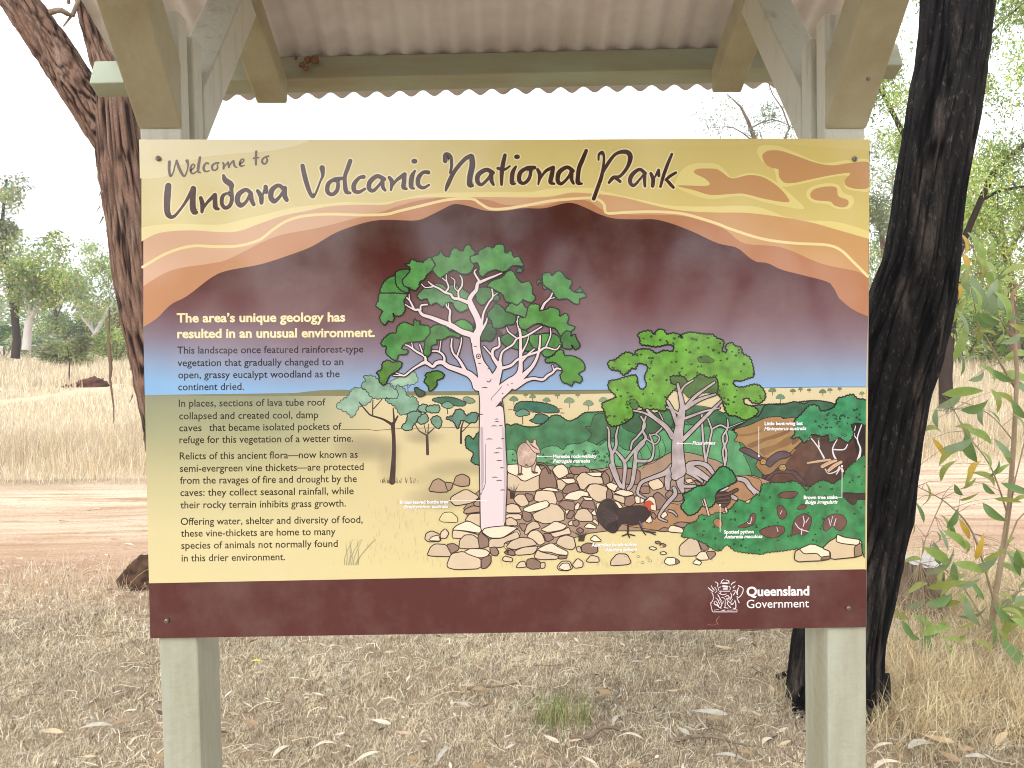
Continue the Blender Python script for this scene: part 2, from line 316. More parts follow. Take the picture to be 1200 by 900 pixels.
# ---- typeset text ----
def textmesh(body, bold, shear=0):
    cu=D.curves.new('t','FONT'); cu.body=body; cu.size=1; cu.resolution_u=3; cu.offset=bold; cu.shear=shear
    o=D.objects.new('t',cu); COL.objects.link(o); bpy.context.view_layer.update()
    me=D.meshes.new_from_object(o.evaluated_get(bpy.context.evaluated_depsgraph_get()))
    vs=[tuple(v.co[:2]) for v in me.vertices]; fs=[tuple(p.vertices) for p in me.polygons]
    D.objects.remove(o); D.curves.remove(cu); D.meshes.remove(me); return vs,fs
CAPH=max(v[1] for v in textmesh('H',0)[0])
def setline(art, body, x0, x1, base, cap, col, bold=0, shear=0, n0=None):
    vs,fs=textmesh(body,bold,shear); mx=max(v[0] for v in vs); mn=min(v[0] for v in vs); sx=(x1-x0)/(mx-mn); sy=cap/CAPH
    sl=(base-163)/585*.0155
    if n0 is not None: art.n=n0
    art.add([(x0+(v[0]-mn)*sx, base-v[1]*sy-(v[0]-mn)*sx*sl) for v in vs], fs, col)
hd=Art('heading_text',4)
setline(hd,"The area’s unique geology has",207,404.6,377.6,10.2,(255,236,180),.028,n0=4)
setline(hd,"resulted in an unusual environment.",207.7,439.4,396,10.2,(255,236,180),.028,n0=4)
hd.build()
bt=Art('body_text',4)
for b,x0,x1,y in (("This landscape once featured rainforest-type",207.7,425.9,414.4),("vegetation that gradually changed to an",208,402.4,429.2),("open, grassy eucalypt woodland as the",208.8,398,443.4),("continent dried.",208.8,285.8,457.4),
  ("In places, sections of lava tube roof",209.5,381.5,476.6),("collapsed and created cool, damp",209.9,373,491.4),("caves",209.9,236.3,505.4),("that became isolated pockets of",245,400.2,505),("refuge for this vegetation of a wetter time.",210.2,413.8,519.4),
  ("Relicts of this ancient flora—now known as",210.6,419.3,538.4),("semi-evergreen vine thickets—are protected",210.8,426.2,553),("from the ravages of fire and drought by the",211,418.2,567),("caves: they collect seasonal rainfall, while",211.3,414.5,581.3),("their rocky terrain inhibits grass growth.",211.4,405.3,595.8),
  ("Offering water, shelter and diversity of food,",211.7,425.1,615.2),("these vine-thickets are home to many",212,393.2,629),("species of animals not normally found",212.4,395.8,643.2),("in this drier environment.",212.8,334.2,658)):
    t=(y-410)/250; setline(bt,b,x0,x1,y,8.2,mixc((20,16,40),(42,34,16),t*2.2),.011,n0=4)
bt.build()
gv=Art('government_lettering',4)
setline(gv,"Queensland",874.8,948.4,698.4,10.4,(255,250,252),.03,n0=4); setline(gv,"Government",875,948,712.6,9.6,(255,250,252),.004,n0=4)
gv.build()
# ================= printed illustration =================
LAY=[14]
class Ill(Art):
    marg=2.4
    def __init__(s,name): super().__init__(name, LAY[0])
    def done(s,label=None,kind=None): LAY[0]=s.n; return s.build(label,kind)
OC=(14,10,14)
def blobs(a, o, txt, col, ow=.8, per=3.4, amp=.9, mot=.8, oc=OC):
    for t in txt.split('|'): a.fill(scallop(Z(o,t),per,amp), col, ow*1.9, oc, mot)
def shapes(a, o, txt, col, ow=.8, mot=.15, oc=(44,24,22), smooth=True):
    for t in txt.split('|'):
        p=Z(o,t)
        if smooth:   # soften corners only
            q=[]
            for i,(x,y) in enumerate(p):
                for (u,v),k in ((p[i-1],.16),(p[(i+1)%len(p)],.16)): q.append((x+(u-x)*k,y+(v-y)*k))
            p=q
        a.fill(p,col,ow*1.55,oc,mot)
def limbs(a, o, txt, col, out=2.1, oc=OC, mot=0, sc=1):
    L_=[spline([(x,y,w*sc) for x,y,w in Z(o,t,3)],1.2) for t in txt.split('|')]
    for l in L_: a.ribbon(l,oc,grow=out if out>2 or out<.7 else out*1.45+.5)
    for l in L_: a.ribbon(l,col,a=mot)
def marks(a, pts, col=(45,40,40), w=.7):
    for x,y,l in pts: a.ribbon([(x-l/2,y+.3,w*.5),(x,y-.2,w),(x+l/2,y+.2,w*.5)],col)
def curls(a, poly, n, col=(14,34,14), w=.9):
    xs=[p[0] for p in poly]; ys=[p[1] for p in poly]; k=0
    while k<n:
        x=random.uniform(min(xs),max(xs)); y=random.uniform(min(ys),max(ys)); ins=False
        for i in range(len(poly)):
            (x1,y1),(x2,y2)=poly[i-1],poly[i]
            if (y1>y)!=(y2>y) and x<(x2-x1)*(y-y1)/(y2-y1)+x1: ins=not ins
        if not ins: continue
        k+=1; an=random.uniform(0,6.28); r=random.uniform(1,2.2)
        for j in range(random.choice((2,3,3))):
            b=an+j*random.uniform(1.2,2.0); ex,ey=x+math.cos(b)*r,y+math.sin(b)*r*.8
            a.ribbon([(x,y,w),(x+(ex-x)*.4-(ey-y)*.45,y+(ey-y)*.4+(ex-x)*.45,w),(ex,ey,w),(x+(ex-x)*.5+(ey-y)*.3,y+(ey-y)*.5-(ex-x)*.3,w)],col)
PK=(238,216,220)
# --- savanna behind ---
a=Ill('savanna_print')
for x,y,r,c in ((602,468,7,(112,140,108)),(624,465,5,(120,145,110)),(640.5,469,6,(120,148,112)),(667,470,8,(135,158,125)),(653,463,4,(128,138,100)),(689.5,473,8,(130,155,120)),(677,462.5,3.5,(125,135,95)),(616,462.5,3.5,(115,130,95)),(707,469,7,(140,165,130)),(905,457.5,6,(110,135,95)),(929,458,4.5,(112,134,100)),(938,456,3.5,(112,134,100)),(948,457,3,(112,134,100)),(964,459,5.5,(105,130,92)),(972.5,457,4,(118,138,105)),(984,455.5,3.2,(112,134,100)),(1010,461,4,(125,150,110)),(914.5,465.5,7,(100,150,120))):
    a.ribbon([(x,y,.8),(x+.3,y+r*.95,.8)],(80,72,62)); 
    a.fill(scallop([(x-r*.75,y+1),(x-r*.4,y-r*.35),(x,y-r*.5),(x+r*.5,y-r*.3),(x+r*.75,y+.8),(x+r*.3,y+r*.3),(x-r*.3,y+r*.25)],2.2,.5),c,.35,(80,95,75),.4)
blobs(a,cH,"400 130 420 85 470 68 600 75 700 100 742 140 700 152 600 150 500 142 430 140",(50,112,92),.6,3,.6)
blobs(a,cG,"750 250 800 230 900 230 1000 270 980 293 900 290 830 278",(50,112,85),.6,3,.6)
marks(a,[(598,480,5),(620,482,8),(635,484,6),(656,479,6),(659,484,5)],(165,120,105),1.6)
a.ribbon([(612.3,486,1),(612.6,497,1)],(70,60,55)); blobs(a,cH,"410 160 430 140 470 125 510 145 515 165 470 175 440 180",(95,150,122),.5,2.6,.6)
blobs(a,cH,"520 210 550 195 570 165 620 165 660 185 660 215 620 230 580 235 550 225",(60,122,100),.6,3,.6)
a.ribbon([(524,477,1),(524.6,485,1)],(60,45,45)); blobs(a,cG,"820 290 840 270 870 262 905 285 900 305 860 312",(110,160,135),.5,2.6,.5)
blobs(a,cG,"980 240 1010 225 1060 245 1070 265 1030 275 1000 262",(120,150,115),.4,2.4,.5)
blobs(a,cG,"1004 530 1030 520 1060 545 1090 500 1120 510 1120 722 1045 712 1060 650 1010 610 1000 570",(60,128,98),.8,3.2,.9)
# pale eucalypts on the left
blobs(a,cG,"440 110 540 60 600 28 640 95 610 128 560 135 500 150 450 135",(160,196,168),.5,5,1.1,.5,(70,95,85))
limbs(a,cG,"567 185 4 562 130 3|565 160 3 590 135 2",(90,130,160),.3)
blobs(a,cG,"30 290 70 250 120 215 150 165 210 162 270 195 292 245 250 282 200 300 150 377 110 345 50 315",(146,182,158),.55,5.5,1.2,.7,(60,85,75))
blobs(a,cG,"400 250 455 230 480 160 490 140 540 170 560 220 620 232 645 300 600 350 550 352 505 355 470 300",(128,172,146),.6,5.5,1.2,.7,(55,80,70))
blobs(a,cG,"215 140 250 100 232 75 300 68 360 110 410 120 450 155 487 190 480 232 400 232 330 238 285 220 258 180",(138,178,150),.6,5.5,1.2,.7,(55,80,70))
DK=(66,42,46)
limbs(a,cG,"447 865 44 458 700 30 460 560 25 452 430 28|455 440 22 380 395 12 290 365 9 260 340 8 210 280 6 198 265 4|455 430 20 490 370 8|462 410 12 455 310 6|300 360 6 302 250 4|308 315 5 372 242 3",DK,.5,(30,22,25))
blobs(a,cG,"520 450 555 410 570 350 640 335 672 365 640 400 605 440 590 472 545 475|640 310 680 282 720 300 700 340 655 330|700 320 720 295 795 290 800 335 760 345 720 338|640 390 695 352 720 395 690 425 650 425|742 390 790 370 820 410 800 462 755 432",(112,160,134),.7,4,.8,.7)
limbs(a,cG,"714 655 20 710 520 17|708 515 10 650 480 6 620 430 4|715 505 9 765 460 4|715 505 5 722 430 3|702 495 4 685 425 3",DK,.5,(30,22,25))
blobs(a,cG,"855 385 905 365 930 325 975 325 1005 368 1040 348 1090 350 1082 408 1025 420 970 402 940 462 912 415",(86,140,124),.8,4.5,.9,.8)
limbs(a,cG,"966 572 14 967 470 10 985 405 6|972 490 5 1030 430 3",DK,.5,(30,22,25))
for x in range(0,34):
    xx=442+random.uniform(0,48); a.ribbon([(xx,566,.5),(xx+random.uniform(-1.5,1.5),566-random.uniform(3,7),.4)],(80,70,55))
for k in range(240):   # faint printed grass
    x=random.uniform(180,1010); y=random.uniform(585,664) if x<500 or x>780 else random.uniform(655,666)
    if x<430 and y<660: x=random.uniform(430,520); 
    a.ribbon([(x,y,.5),(x+random.uniform(-1,1),y-random.uniform(3,8),.3)],(206,190,134))
for k in range(9): a.ribbon(spline([(404+k*2,662,.8),(404+k*2.4+random.uniform(-2,2),652,.7),(404+k*3.6+random.uniform(-8,10),640-random.uniform(0,10),.3)],2),(165,160,130))
a.done(None,'stuff')
# --- vine thicket hills ---
a=Ill('vine_thicket_print')
a.fill(scallop(Z(PX,"592 502 599 499 605 497 615 500 629 500 640 494 646 488 655 487 666 493.5 677 489.5 685 484 699 483 730 482 770 484 800 482 850 484 872 477 900 474 925 473 950 470 975 474 990 476 990 560 880 575 592 556"),3.2,.8),(60,128,84),1.5,OC,.9)
a.fill(scallop(Z(cP,"60 440 160 380 200 340 270 330 330 240 450 240 560 215 640 232 700 205 820 215 890 245 800 300 640 320 560 350 440 340 330 345 200 400"),3,.8),(44,98,74),1.5,OC,.9)
a.fill(scallop(Z(cH,"940 260 980 250 1020 165 1157 185 1157 330 1080 352 1010 392 960 370 985 310"),3.4,.9),(62,112,76),.7,OC,.9)
a.fill(scallop(Z(PX,"735 488 757 480 780 492 790 488 792 508 775 505 760 512 742 507 730 500"),3,.7),(55,98,66),.5,OC,.9)
a.fill(scallop(Z(cM,"750 190 870 200 890 300 860 370 800 320"),3,.7),(60,120,78),.5,OC,.9)
a.fill(scallop(Z(cN,"300 60 420 40 590 90 640 200 500 230 400 200 320 170"),3,.7),(58,112,76),.5,OC,.9)
a.fill(scallop(Z(PX,"745 548 748 520 765 508 790 502 800 498 830 500 850 503 861 508 870 530 880 555 876 575 850 560 800 545 770 545"),4,.9),(84,160,106),.6,OC,.7)
a.fill(scallop(Z(PX,"592 530 603 528 607 540 609 556 592 556"),2.6,.6),(96,168,116),.7,OC,.9)
a.fill(scallop(Z(PX,"628 532 640 524 652 523 660 527 666 521 680 520 688 517 702 522 712 516 722 520 735 528 748 525 750 556 700 552 672 550 640 542 630 545"),3.2,.8),(96,166,116),.7,OC,.8)
curls(a,Z(PX,"630 534 660 529 700 527 745 530 745 548 640 545"),42,(30,80,50))
curls(a,Z(PX,"592 533 604 532 606 552 593 554"),8,(25,70,45))
a.done('printed green hills and bushes of the vine thicket')
# --- cave, bats ---
a=Ill('cave_print')
shapes(a,cP,"560 480 640 420 850 440 1020 410 1150 390 1150 900 940 900 640 900 290 880 300 780 240 730 300 640",(72,42,40),.6,.6)
shapes(a,cP,"240 730 275 670 430 650 540 600 700 560 640 660 500 720 430 740 370 800 310 810",(150,112,70),.6,.5)
shapes(a,cP,"540 640 640 520 780 560 700 700 640 800 620 890 480 880 330 870 400 790 470 740",(92,56,46),0,.6)
a.fill(scallop(Z(cP,"75 440 200 400 330 345 440 335 470 350 560 345 600 420 640 500 560 590 500 640 400 660 340 670 250 640 180 590 130 545 75 530 100 480"),3,.5),(170,130,82),.9,(50,35,30),.3)
for t,c in (("110 480 200 470 300 440 260 470 180 490 115 492",(146,108,66)),("180 560 300 510 420 470 560 430 440 500 330 530 240 580 200 585",(136,98,60)),("280 600 400 560 500 500 590 480 520 560 420 600 320 650 300 640",(140,102,62)),("330 400 440 380 540 390 420 410",(150,112,70)),("560 460 620 440 600 520 540 560",(122,86,52))): a.fill(spline(Z(cP,t),1.5,True),c,0,OC,.3)
shapes(a,cP,"1015 410 1080 385 1150 388 1150 712 1080 702 1050 560",(32,24,30),.6,.3)
shapes(a,cP,"105 600 150 582 200 595 270 640 330 695 360 660 420 620 480 610 540 640 500 670 440 680 400 710 360 748 300 700 210 660 150 630",(92,72,84),.8,.6)
shapes(a,cP,"300 872 350 805 430 765 500 765 570 775 640 850 670 893 600 862 540 800 480 790 400 795 350 850",(84,60,66),.8,.6)
for o in ("280 700 295 675 325 680 335 705 320 725 290 722","430 745 445 725 480 722 497 748 480 775 445 772"): shapes(a,cP,o,(190,150,84),.7,.2)
marks(a,[(893.5,541,2),(896,541.5,2),(915,547.5,2),(918.5,547.5,2),(917,550,3)],(70,40,35),.9)
limbs(a,cP,"680 490 8 750 580 10 800 670 14|755 530 8 760 580 10|905 520 7 870 590 10 880 650 14 905 690 14|870 600 10 960 600 10 990 560 8|1105 400 8 1070 510 10 1095 600 14 1075 690 24|1055 410 6 1045 480 6 1070 520 8",(232,226,234),.5,(50,35,35))
a.done('printed brown cave mouth with two flying bats')
a=Ill('snake_print')
limbs(a,cP,"810 760 10 840 795 10 900 775 10 925 740 12|900 800 10 935 750 12 950 775 22",(220,205,205),.6,(60,40,38))
limbs(a,cP,"665 710 12 760 695 18 850 683 14|785 738 26 850 705 26 900 690 16|838 770 24 880 735 28 938 702 22",(214,176,140),1.1,(70,45,35))
marks(a,[(955+i*3,541.5-i*.35,1) for i in range(8)]+[(965+i*2,545.6-i*1.2,1) for i in range(7)]+[(973+i*2,549-i*1.3,1) for i in range(6)],(140,100,70),.6)
a.done('printed tan tree snake coiled on a white root')
a=Ill('cave_bush_print')
g=(38,142,92)
a.fill(scallop(Z(cP,"535 510 565 470 560 375 620 310 680 245 745 245 775 290 850 275 895 240 910 190 960 175 1030 155 1070 190 1148 215 1148 388 1080 386 1020 400 1040 470 990 542 920 502 850 542 830 480 790 492 740 480 700 482 640 542 600 500"),4.2,1.1),g,1.7,OC,.9)
curls(a,Z(cP,"720 320 940 280 1100 260 1120 340 1000 450 850 440 740 430"),34,(18,60,40)); 
for k in range(11): x,y=Z(cP,f"{random.uniform(590,980)} {random.uniform(470,520)}")[0]; a.fill([(x+1.8*math.cos(t*.9),y+1.5*math.sin(t*.9)) for t in range(7)],(50,140,80),.5,OC,.2)
a.done('printed bright green bush over the cave')
# --- rocks and earth ---
a=Ill('rock_pile_print')
shapes(a,PX,"592 552 640 545 672 549 700 550 720 546 745 549 770 538 790 528 812 531 845 541 862 560 880 556 905 565 890 580 840 600 800 624 775 622 700 622 640 640 594 640 540 600 560 575",(170,140,118),.6,.3)
shapes(a,PX,"700 590 760 585 800 592 815 575 850 560 872 556 893 562 890 580 862 592 840 604 808 612 795 622 775 622 730 616",(176,132,94),.5,.3)
Lc,Tc,Bc=(247,228,200),(226,201,170),(152,120,106)
tones={'L':Lc,'T':Tc,'B':Bc}
JR="""B 530 60 560 40 600 50 640 40 700 65 700 120 640 110 560 110|B 700 70 740 70 800 90 860 60 900 90 880 180 800 130|B 900 60 980 60 1108 70 1108 190 1000 190 900 180|T 30 85 110 118 150 165 240 130 300 95 290 250 30 250|L 25 30 120 25 280 30 312 82 300 110 240 135 180 165 150 160 110 125 30 92|B 290 230 288 140 310 70 345 45 400 90 430 160 430 222 360 215|L 395 70 430 35 480 25 520 60 530 110 450 148 418 115|B 505 120 540 98 575 112 570 135 520 138|T 430 150 480 150 512 190 475 242 440 230|L 460 145 570 140 588 175 520 188 490 170|B 475 245 510 195 590 175 622 232 600 240 520 267 490 265|T 585 145 630 95 680 90 720 125 800 130 812 190 700 185 650 238 620 225 600 170|L 660 95 800 90 790 128 720 125 680 105|B 795 120 820 80 860 130 862 180 815 197 808 160|T 668 240 700 190 760 185 850 215 832 330 760 333 710 300 690 260|B 835 250 860 215 887 270 880 312 835 310|T 250 292 265 245 340 235 410 250 435 320 430 352 350 347 250 325|L 300 235 360 215 430 225 452 252 340 240|B 415 255 470 250 490 290 480 315 440 335|L 495 292 530 260 620 235 690 255 692 290 640 285 600 322 500 312|B 442 350 480 320 580 330 577 402 520 407 480 380|L 575 370 600 335 622 350 610 392 580 400|B 622 360 650 315 730 320 752 402 700 390 640 382|L 640 290 720 300 722 322 660 320|T 568 462 600 400 640 385 680 390 722 440 727 492 620 492|B 503 462 540 400 577 410 570 440 550 472|L 498 402 540 393 510 442|T 78 302 120 270 170 270 212 350 150 377 100 340|B 175 260 240 275 242 320 205 332 180 290|T 233 430 290 405 370 370 380 345 440 355 492 410 497 480 450 492 400 502 330 512 250 480|L 160 385 250 345 350 320 372 345 360 375 290 402 220 417 165 412|B 150 400 230 425 232 480 190 497 155 470|T 20 360 70 343 120 360 152 422 20 422|T 20 430 145 430 147 477 20 477|T 18 472 60 455 112 490 112 527 20 527|B 118 510 192 510 182 550 160 577|T 168 592 190 520 240 485 280 500 302 542 230 560 190 597|L 298 557 350 530 420 485 522 525 480 560 360 582|T 358 592 480 565 530 535 552 592 480 602 420 622|T 188 615 220 570 270 558 312 590 342 662 290 687 240 640|B 320 588 380 588 412 630 350 662|T 423 672 450 620 510 600 570 620 587 692 560 722 500 712|T 18 702 60 650 140 618 230 630 277 682 150 702 90 722|T 88 732 160 700 277 690 270 722 240 757 100 767|B 3 737 60 720 92 735 92 772 20 757|L 273 717 330 685 390 663 450 700 522 735 522 767 440 760 380 740 310 737|T 248 772 275 720 310 740 442 770 442 797 310 802 260 792|B 440 768 517 765 512 792 450 797|L -10 602 60 560 130 560 137 605 40 632 0 662|L -60 555 60 523 112 530 122 545 40 577 -60 597|T 588 702 620 688 637 742 600 737|B 630 690 680 663 762 680 767 742 700 757 635 737|L 700 637 740 598 802 652 740 657|B 588 562 620 538 657 565 620 592|T 523 502 560 475 572 520 530 527|B 560 490 600 475 617 510 590 537 565 520|L 648 542 690 500 752 530 752 552|T 715 490 740 468 772 500 767 527|L 708 422 740 393 757 442 730 442|L 750 342 832 335 780 360 757 402|L 830 190 870 173 932 200 902 252 850 222|L 890 258 950 230 1040 248 1062 270 990 292|T 888 270 985 290 982 352 890 312|B 988 295 1062 275 1072 340 1030 372 980 362|L 858 320 932 330 972 380 930 387 890 360|L 1063 287 1108 283 1108 347 1070 342|T 100 862 130 820 172 813 187 862 120 867|B 185 860 190 800 240 788 302 820 302 872 230 880|T 298 830 337 820 337 867 300 874|T 433 862 470 813 540 813 562 872 520 892 450 887|T 558 842 600 788 647 820 642 862 580 872|L 445 870 475 830 530 828 550 880 500 890|T 668 812 710 763 772 780 777 822 690 822|T 868 852 870 810 920 753 1002 755 1037 822 1010 842"""
OR="""T 478 180 540 118 602 180 607 217 520 242 488 200|B 408 235 430 203 492 205 497 262 430 267|L 368 285 420 283 462 300 440 342 380 342|L 448 332 500 283 542 310 552 407 510 402 460 362|B 518 280 560 248 642 320 602 382 550 402 540 320|B 613 275 660 233 702 280 650 312|B 640 330 700 270 770 260 760 330|L 578 442 620 403 642 440 600 472|B 500 440 520 410 550 450 530 480|L 453 492 500 438 517 490 490 507|L 638 557 670 518 762 545 772 587 650 577|B 678 515 740 493 832 505 770 547|B 560 570 600 540 645 545 640 575|T 733 772 733 690 820 618 882 640 917 742 860 773|B 883 645 960 680 972 722 920 727|L 863 782 900 738 952 735 977 802 900 807|B 948 735 1020 733 1032 760 980 807|L 838 832 870 798 917 820 900 847|L 608 822 630 783 702 785 707 840 645 847|B 703 788 742 820 705 842|B 535 655 570 650 590 675 545 672|B 575 680 600 668 630 685 610 700 580 696|L 488 702 520 695 555 712 530 725 495 716|L 578 742 610 735 635 750 610 762 580 756|T 850 130 900 120 940 170 900 180|T 775 150 830 140 850 170 800 185|B 845 150 930 190 880 200"""
IR="""B 88 190 130 100 180 78 240 115 267 197 180 202|B 233 110 310 120 292 172 260 192|B 308 130 330 60 390 38 452 70 452 142 380 152|T 283 282 290 240 420 168 542 240 480 292 330 322|B 480 300 560 240 560 340 500 320|B 398 382 410 350 480 318 557 330 557 372 430 387|T 408 452 450 390 560 383 577 492 520 502 440 452|L 298 532 340 490 440 448 572 520 540 562 420 540 320 532|T 298 602 305 530 420 545 520 570 542 602 430 602 360 607|T 358 692 365 620 410 575 480 573 530 610 547 692 440 697|B 540 692 523 590 560 528 612 580 627 672 570 692|L 578 520 770 493 872 510 850 532 740 602 640 602 610 560|T 618 692 625 610 740 605 870 538 897 600 760 642 752 682|T 188 602 200 550 240 518 272 560 245 607|T 58 612 70 560 120 538 192 570 202 632 90 637|L 90 625 120 590 180 575 198 630|T 78 752 110 680 150 653 250 660 292 742 280 767 120 762|B 248 660 310 648 362 680 352 710 290 742|T 253 832 290 740 400 718 552 780 552 872 330 882 260 862|L 403 722 460 693 590 700 632 730 602 772 530 777 440 745|B 553 782 640 748 642 820 600 867 555 872|B 628 690 680 678 712 730 690 762 640 750|T 738 792 760 758 832 780 827 812 760 807"""
for o,txt in ((cO,OR),(cJ,JR),(cI,IR)):
    for t in txt.split('|'):
        k,r=t.strip().split(' ',1); c=tones[k]
        if o is cI and k=='B' and float(r.split()[1])<400: c=(176,146,120)
        j=random.uniform(.95,1.04); shapes(a,o,r,tuple(min(255,q*j) for q in c),.75,.1)
shapes(a,cI,"183 442 220 380 290 373 347 420 347 467 210 462",(230,214,158),.5,.1)
for x,y in ((742,646),(748,652),(733,651),(759,653.5),(762,657),(753,659),(775,640)): a.fill([(x+1.8*math.cos(t),y+1.3*math.sin(t)) for t in range(6)],(240,222,170),.5,(90,65,45))
# grass tufts
for bx,by,n,h in ((598,584,9,18),(678,634,11,14),(594,648,4,8)):
    for k in range(n): a.ribbon(spline([(bx+k*.6,by,.8),(bx+k*.9-1,by-h*.5,.6),(bx+(k-n*.4)*2.4,by-h*random.uniform(.7,1),.3)],2),(60,48,40))
a.done('printed heap of pale and brown boulders')
# --- fig tree ---
a=Ill('fig_tree_print')
GR=(186,172,174)
limbs(a,PX,"723.3 560 4.2 717.8 543 4 716.7 531 3.6 714 522 2.8 713.3 504.4 2 711 500 1.2|717.8 531 3 722 522 3 722 510 2.3 724.4 500 1.3|731.7 560 3.3 731.7 542 3.8 722 529 2.4|731.7 542 3 742 529 2.8 750 520 3 756.7 513.3 3 753 503 2 756.7 488 1.8|742 560 4.2 744.4 540 4.2 745.6 529 4 754.4 519 3.2|745.6 540 3.3 759 540 3 764.4 535.6 2.3 765.6 522 2 761 509 1.8|739 526 2 741 518 2.2 746.7 512 2.2 755.6 499 2.2 751 488 1.8|757.8 514.4 1.6 767.8 520 1.6 772.8 513 1.6 767.8 509 1.6 762 510 1.4|768.9 507.8 1.8 775.6 501 1.8 776.7 493 1.4 772 483 1.1|716 545 4.5 721 558 4.5 727.5 570 4.3|731.6 556 3.5 731 564 3.4 730.4 571.8 3.2|744 546 4.3 740.5 566 4 736 573 3.2",GR,1.1,mot=.5)
limbs(a,PX,"822 484.4 2 823.6 513.3 2.3 826 535 2.3 829 549.5 2|828 487.3 1.5 833.7 503.2 1.8 832.2 513.3 2 829 530 2 825 545 2|833.7 503.2 1.8 843.8 498.2 1.8 852 502 1.8|852.5 491.7 1.3 852.5 501.8 1.8 846.7 513.3 2 851 530.7 2.2 848.9 546 2.2|850 505 1.6 852 515 1.8 847 528 1.8 849 543 1.8|869.8 494.6 .7 854 501 .9",(196,180,184),1.0)
for t in ("758 521 .6 763 533 .6 758 541 .6 753 549 .6","771 522 .6 773 533 .6 768 541 .6 756 545 .6","776 515 .6 780 527 .6 776 536 .6 765 540 .6"): a.ribbon(spline(Z(PX,t,3),2),(35,55,40))
limbs(a,PX,"788 546 6 779.5 554 5.5 765 559.5 4 752 565 3.6 747.8 573 3.2 747.8 579 2.8 756.4 584 1.6|789.6 551 10 782.4 561.7 7 782.4 572 4.6|796.9 550 12 797 566 8 799.7 575 4.6|799.7 569 4 806 570 3 814 569.6 2.6|805.5 548 9 817 553 7.5 830 561.7 5.5|804 552 4 815.6 558.8 3.2 822.9 564.5 2|808 544 6 818 542.5 4.5 828.6 546 5 835.9 555 4|789.6 571.8 3.8 791 579 4.3 782.4 589 4 775 599 3 772.3 606.4 2.3 781 610.8 1.3|784 598.5 2 789 600 2 793 604.5 1.3|863 560.5 4 873 563 5 880 572 5 888 577 3|878 570 3 884 578 3|853 579.5 4 862 584 4",GR,1.2,mot=.5)
a.fill(scallop(Z(PX,"783 440 790 440 801 441 807 447 820 438 830 440 839 442 842 452 839 462 829 460 812 463 807 466 801 460 792 458 786 450"),3,.7),(72,112,52),.7,OC,.9)
FG=(100,164,44)
fig="430 110 480 80 560 70 590 110 640 60 700 65 730 110 790 95 860 110 895 140"
pts=Z(cK,fig)+Z(cL,"60 128 110 100 170 88 260 98 340 108 400 110 450 150 518 180 500 280 540 297 558 285 545 230 600 195 640 230 700 250 720 310 790 350 820 420 835 500 830 548 770 570 700 595 640 590 618 622 660 662 740 662 820 640 880 640 930 680 960 750 940 800 890 830 820 820 780 778 730 785 740 840 800 862 850 880")+Z(PX,"888 482 884 487 873 491.7 862 487 854 486 849 478 845 466 841 461 842 452 839 442 830 442 820 438 812 444 807 447 801 441 793 440 785.5 441 786 449 793 453 785 461 780 469 781 476 779 481 765.5 479 757 480.5 748 475.5 742 481 741 488 731 495.5 717 499 711 492 709 483 705.5 474 712 470 722 465 716 458 713 453 714.5 446.7 722 445.5 733 442 744.5 440 746.7 446.7 747.8 453 753 456.7 757.8 451 755.5 442 759 433 757.8 428 748 425.5 744.5 432 740 431 736.7 435.5 730 439 725.5 434.5 715.5 432 713 424.5 722 421 729 415.5 735.5 413 744 416 745 412 751 409.5 762 410 769 414.5 777.8 411 787.8 412 789.5 405.5 782 403.5 773 405.5 766.7 406 759 404.5 751 403 750 396.7")
a.fill(scallop(pts,3.6,1.25),FG,1.7,OC,.9)
for t in (Z(cL,"250 350 340 335 370 350 420 380 390 408 320 400 270 402"),Z(cK,"330 810 380 790 430 830 425 880 370 890")): a.fill(scallop(t,3,.6),(72,118,56),.6,OC,.6)
curls(a,pts,105,(30,62,28))
limbs(a,PX,"800 478 6 797 463 4 794 450 2.5|803 477 3 815 464 3 837 448 2|797 460 2 802 452 2 812 445.5 1.4|803 478 5 820 468 3.5 838 462 2|803 490 3 825 482 2 843 478 1.4|788 512 6 780 500 5 765 488 4 758 480 2.3|768 491 2.6 755 484 2.2 742 481 1.6|800 515 5 815 500 4 830 485 3.5 845 470 2|794 500 4 788 482 4 782 470 2.6|797 486 3 789 481 2 781 477 1.8|791 558 9 794 552 18 795 545 15 794 530 13.5 794 515 12 796 500 9.5 798 488 8.5 800 476 6",(190,174,176),1.2,mot=.7)
a.done('printed fig tree with pale green crown, grey trunk and roots')
# --- front bushes ---
a=Ill('front_bush_print')
a.fill(scallop(Z(cQ,"60 325 90 270 80 220 130 195 200 150 260 140 310 90 370 20 400 -15 440 -25 500 10 520 40 545 100 490 132 450 157 380 190 370 260 330 322 290 330 240 322 200 372 130 402 90 370"),3.6,1),(44,140,82),1.7,OC,.9)
big=Z(cQ,"70 590 80 550 110 490 190 460 230 400 300 410 380 380 450 390 500 340 570 270 650 300 690 250 760 200 770 140 850 120 960 120")+Z(cR,"300 105 380 155 410 190 450 150 540 100 600 110 640 130 700 90 740 50 760 5")+Z(PX,"994.4 547 1003 541 1015.5 542.5 1014.4 645 1008 645.5 985 647 965 642 945 642 930 643 917 645 898 647 891 648.7 865 646 857 642 851 638 843 645 834 642 823 635 810 630")
a.fill(scallop(big,3.8,1.3),(40,136,76),.9,OC,.95)
curls(a,big,60,(14,66,36))
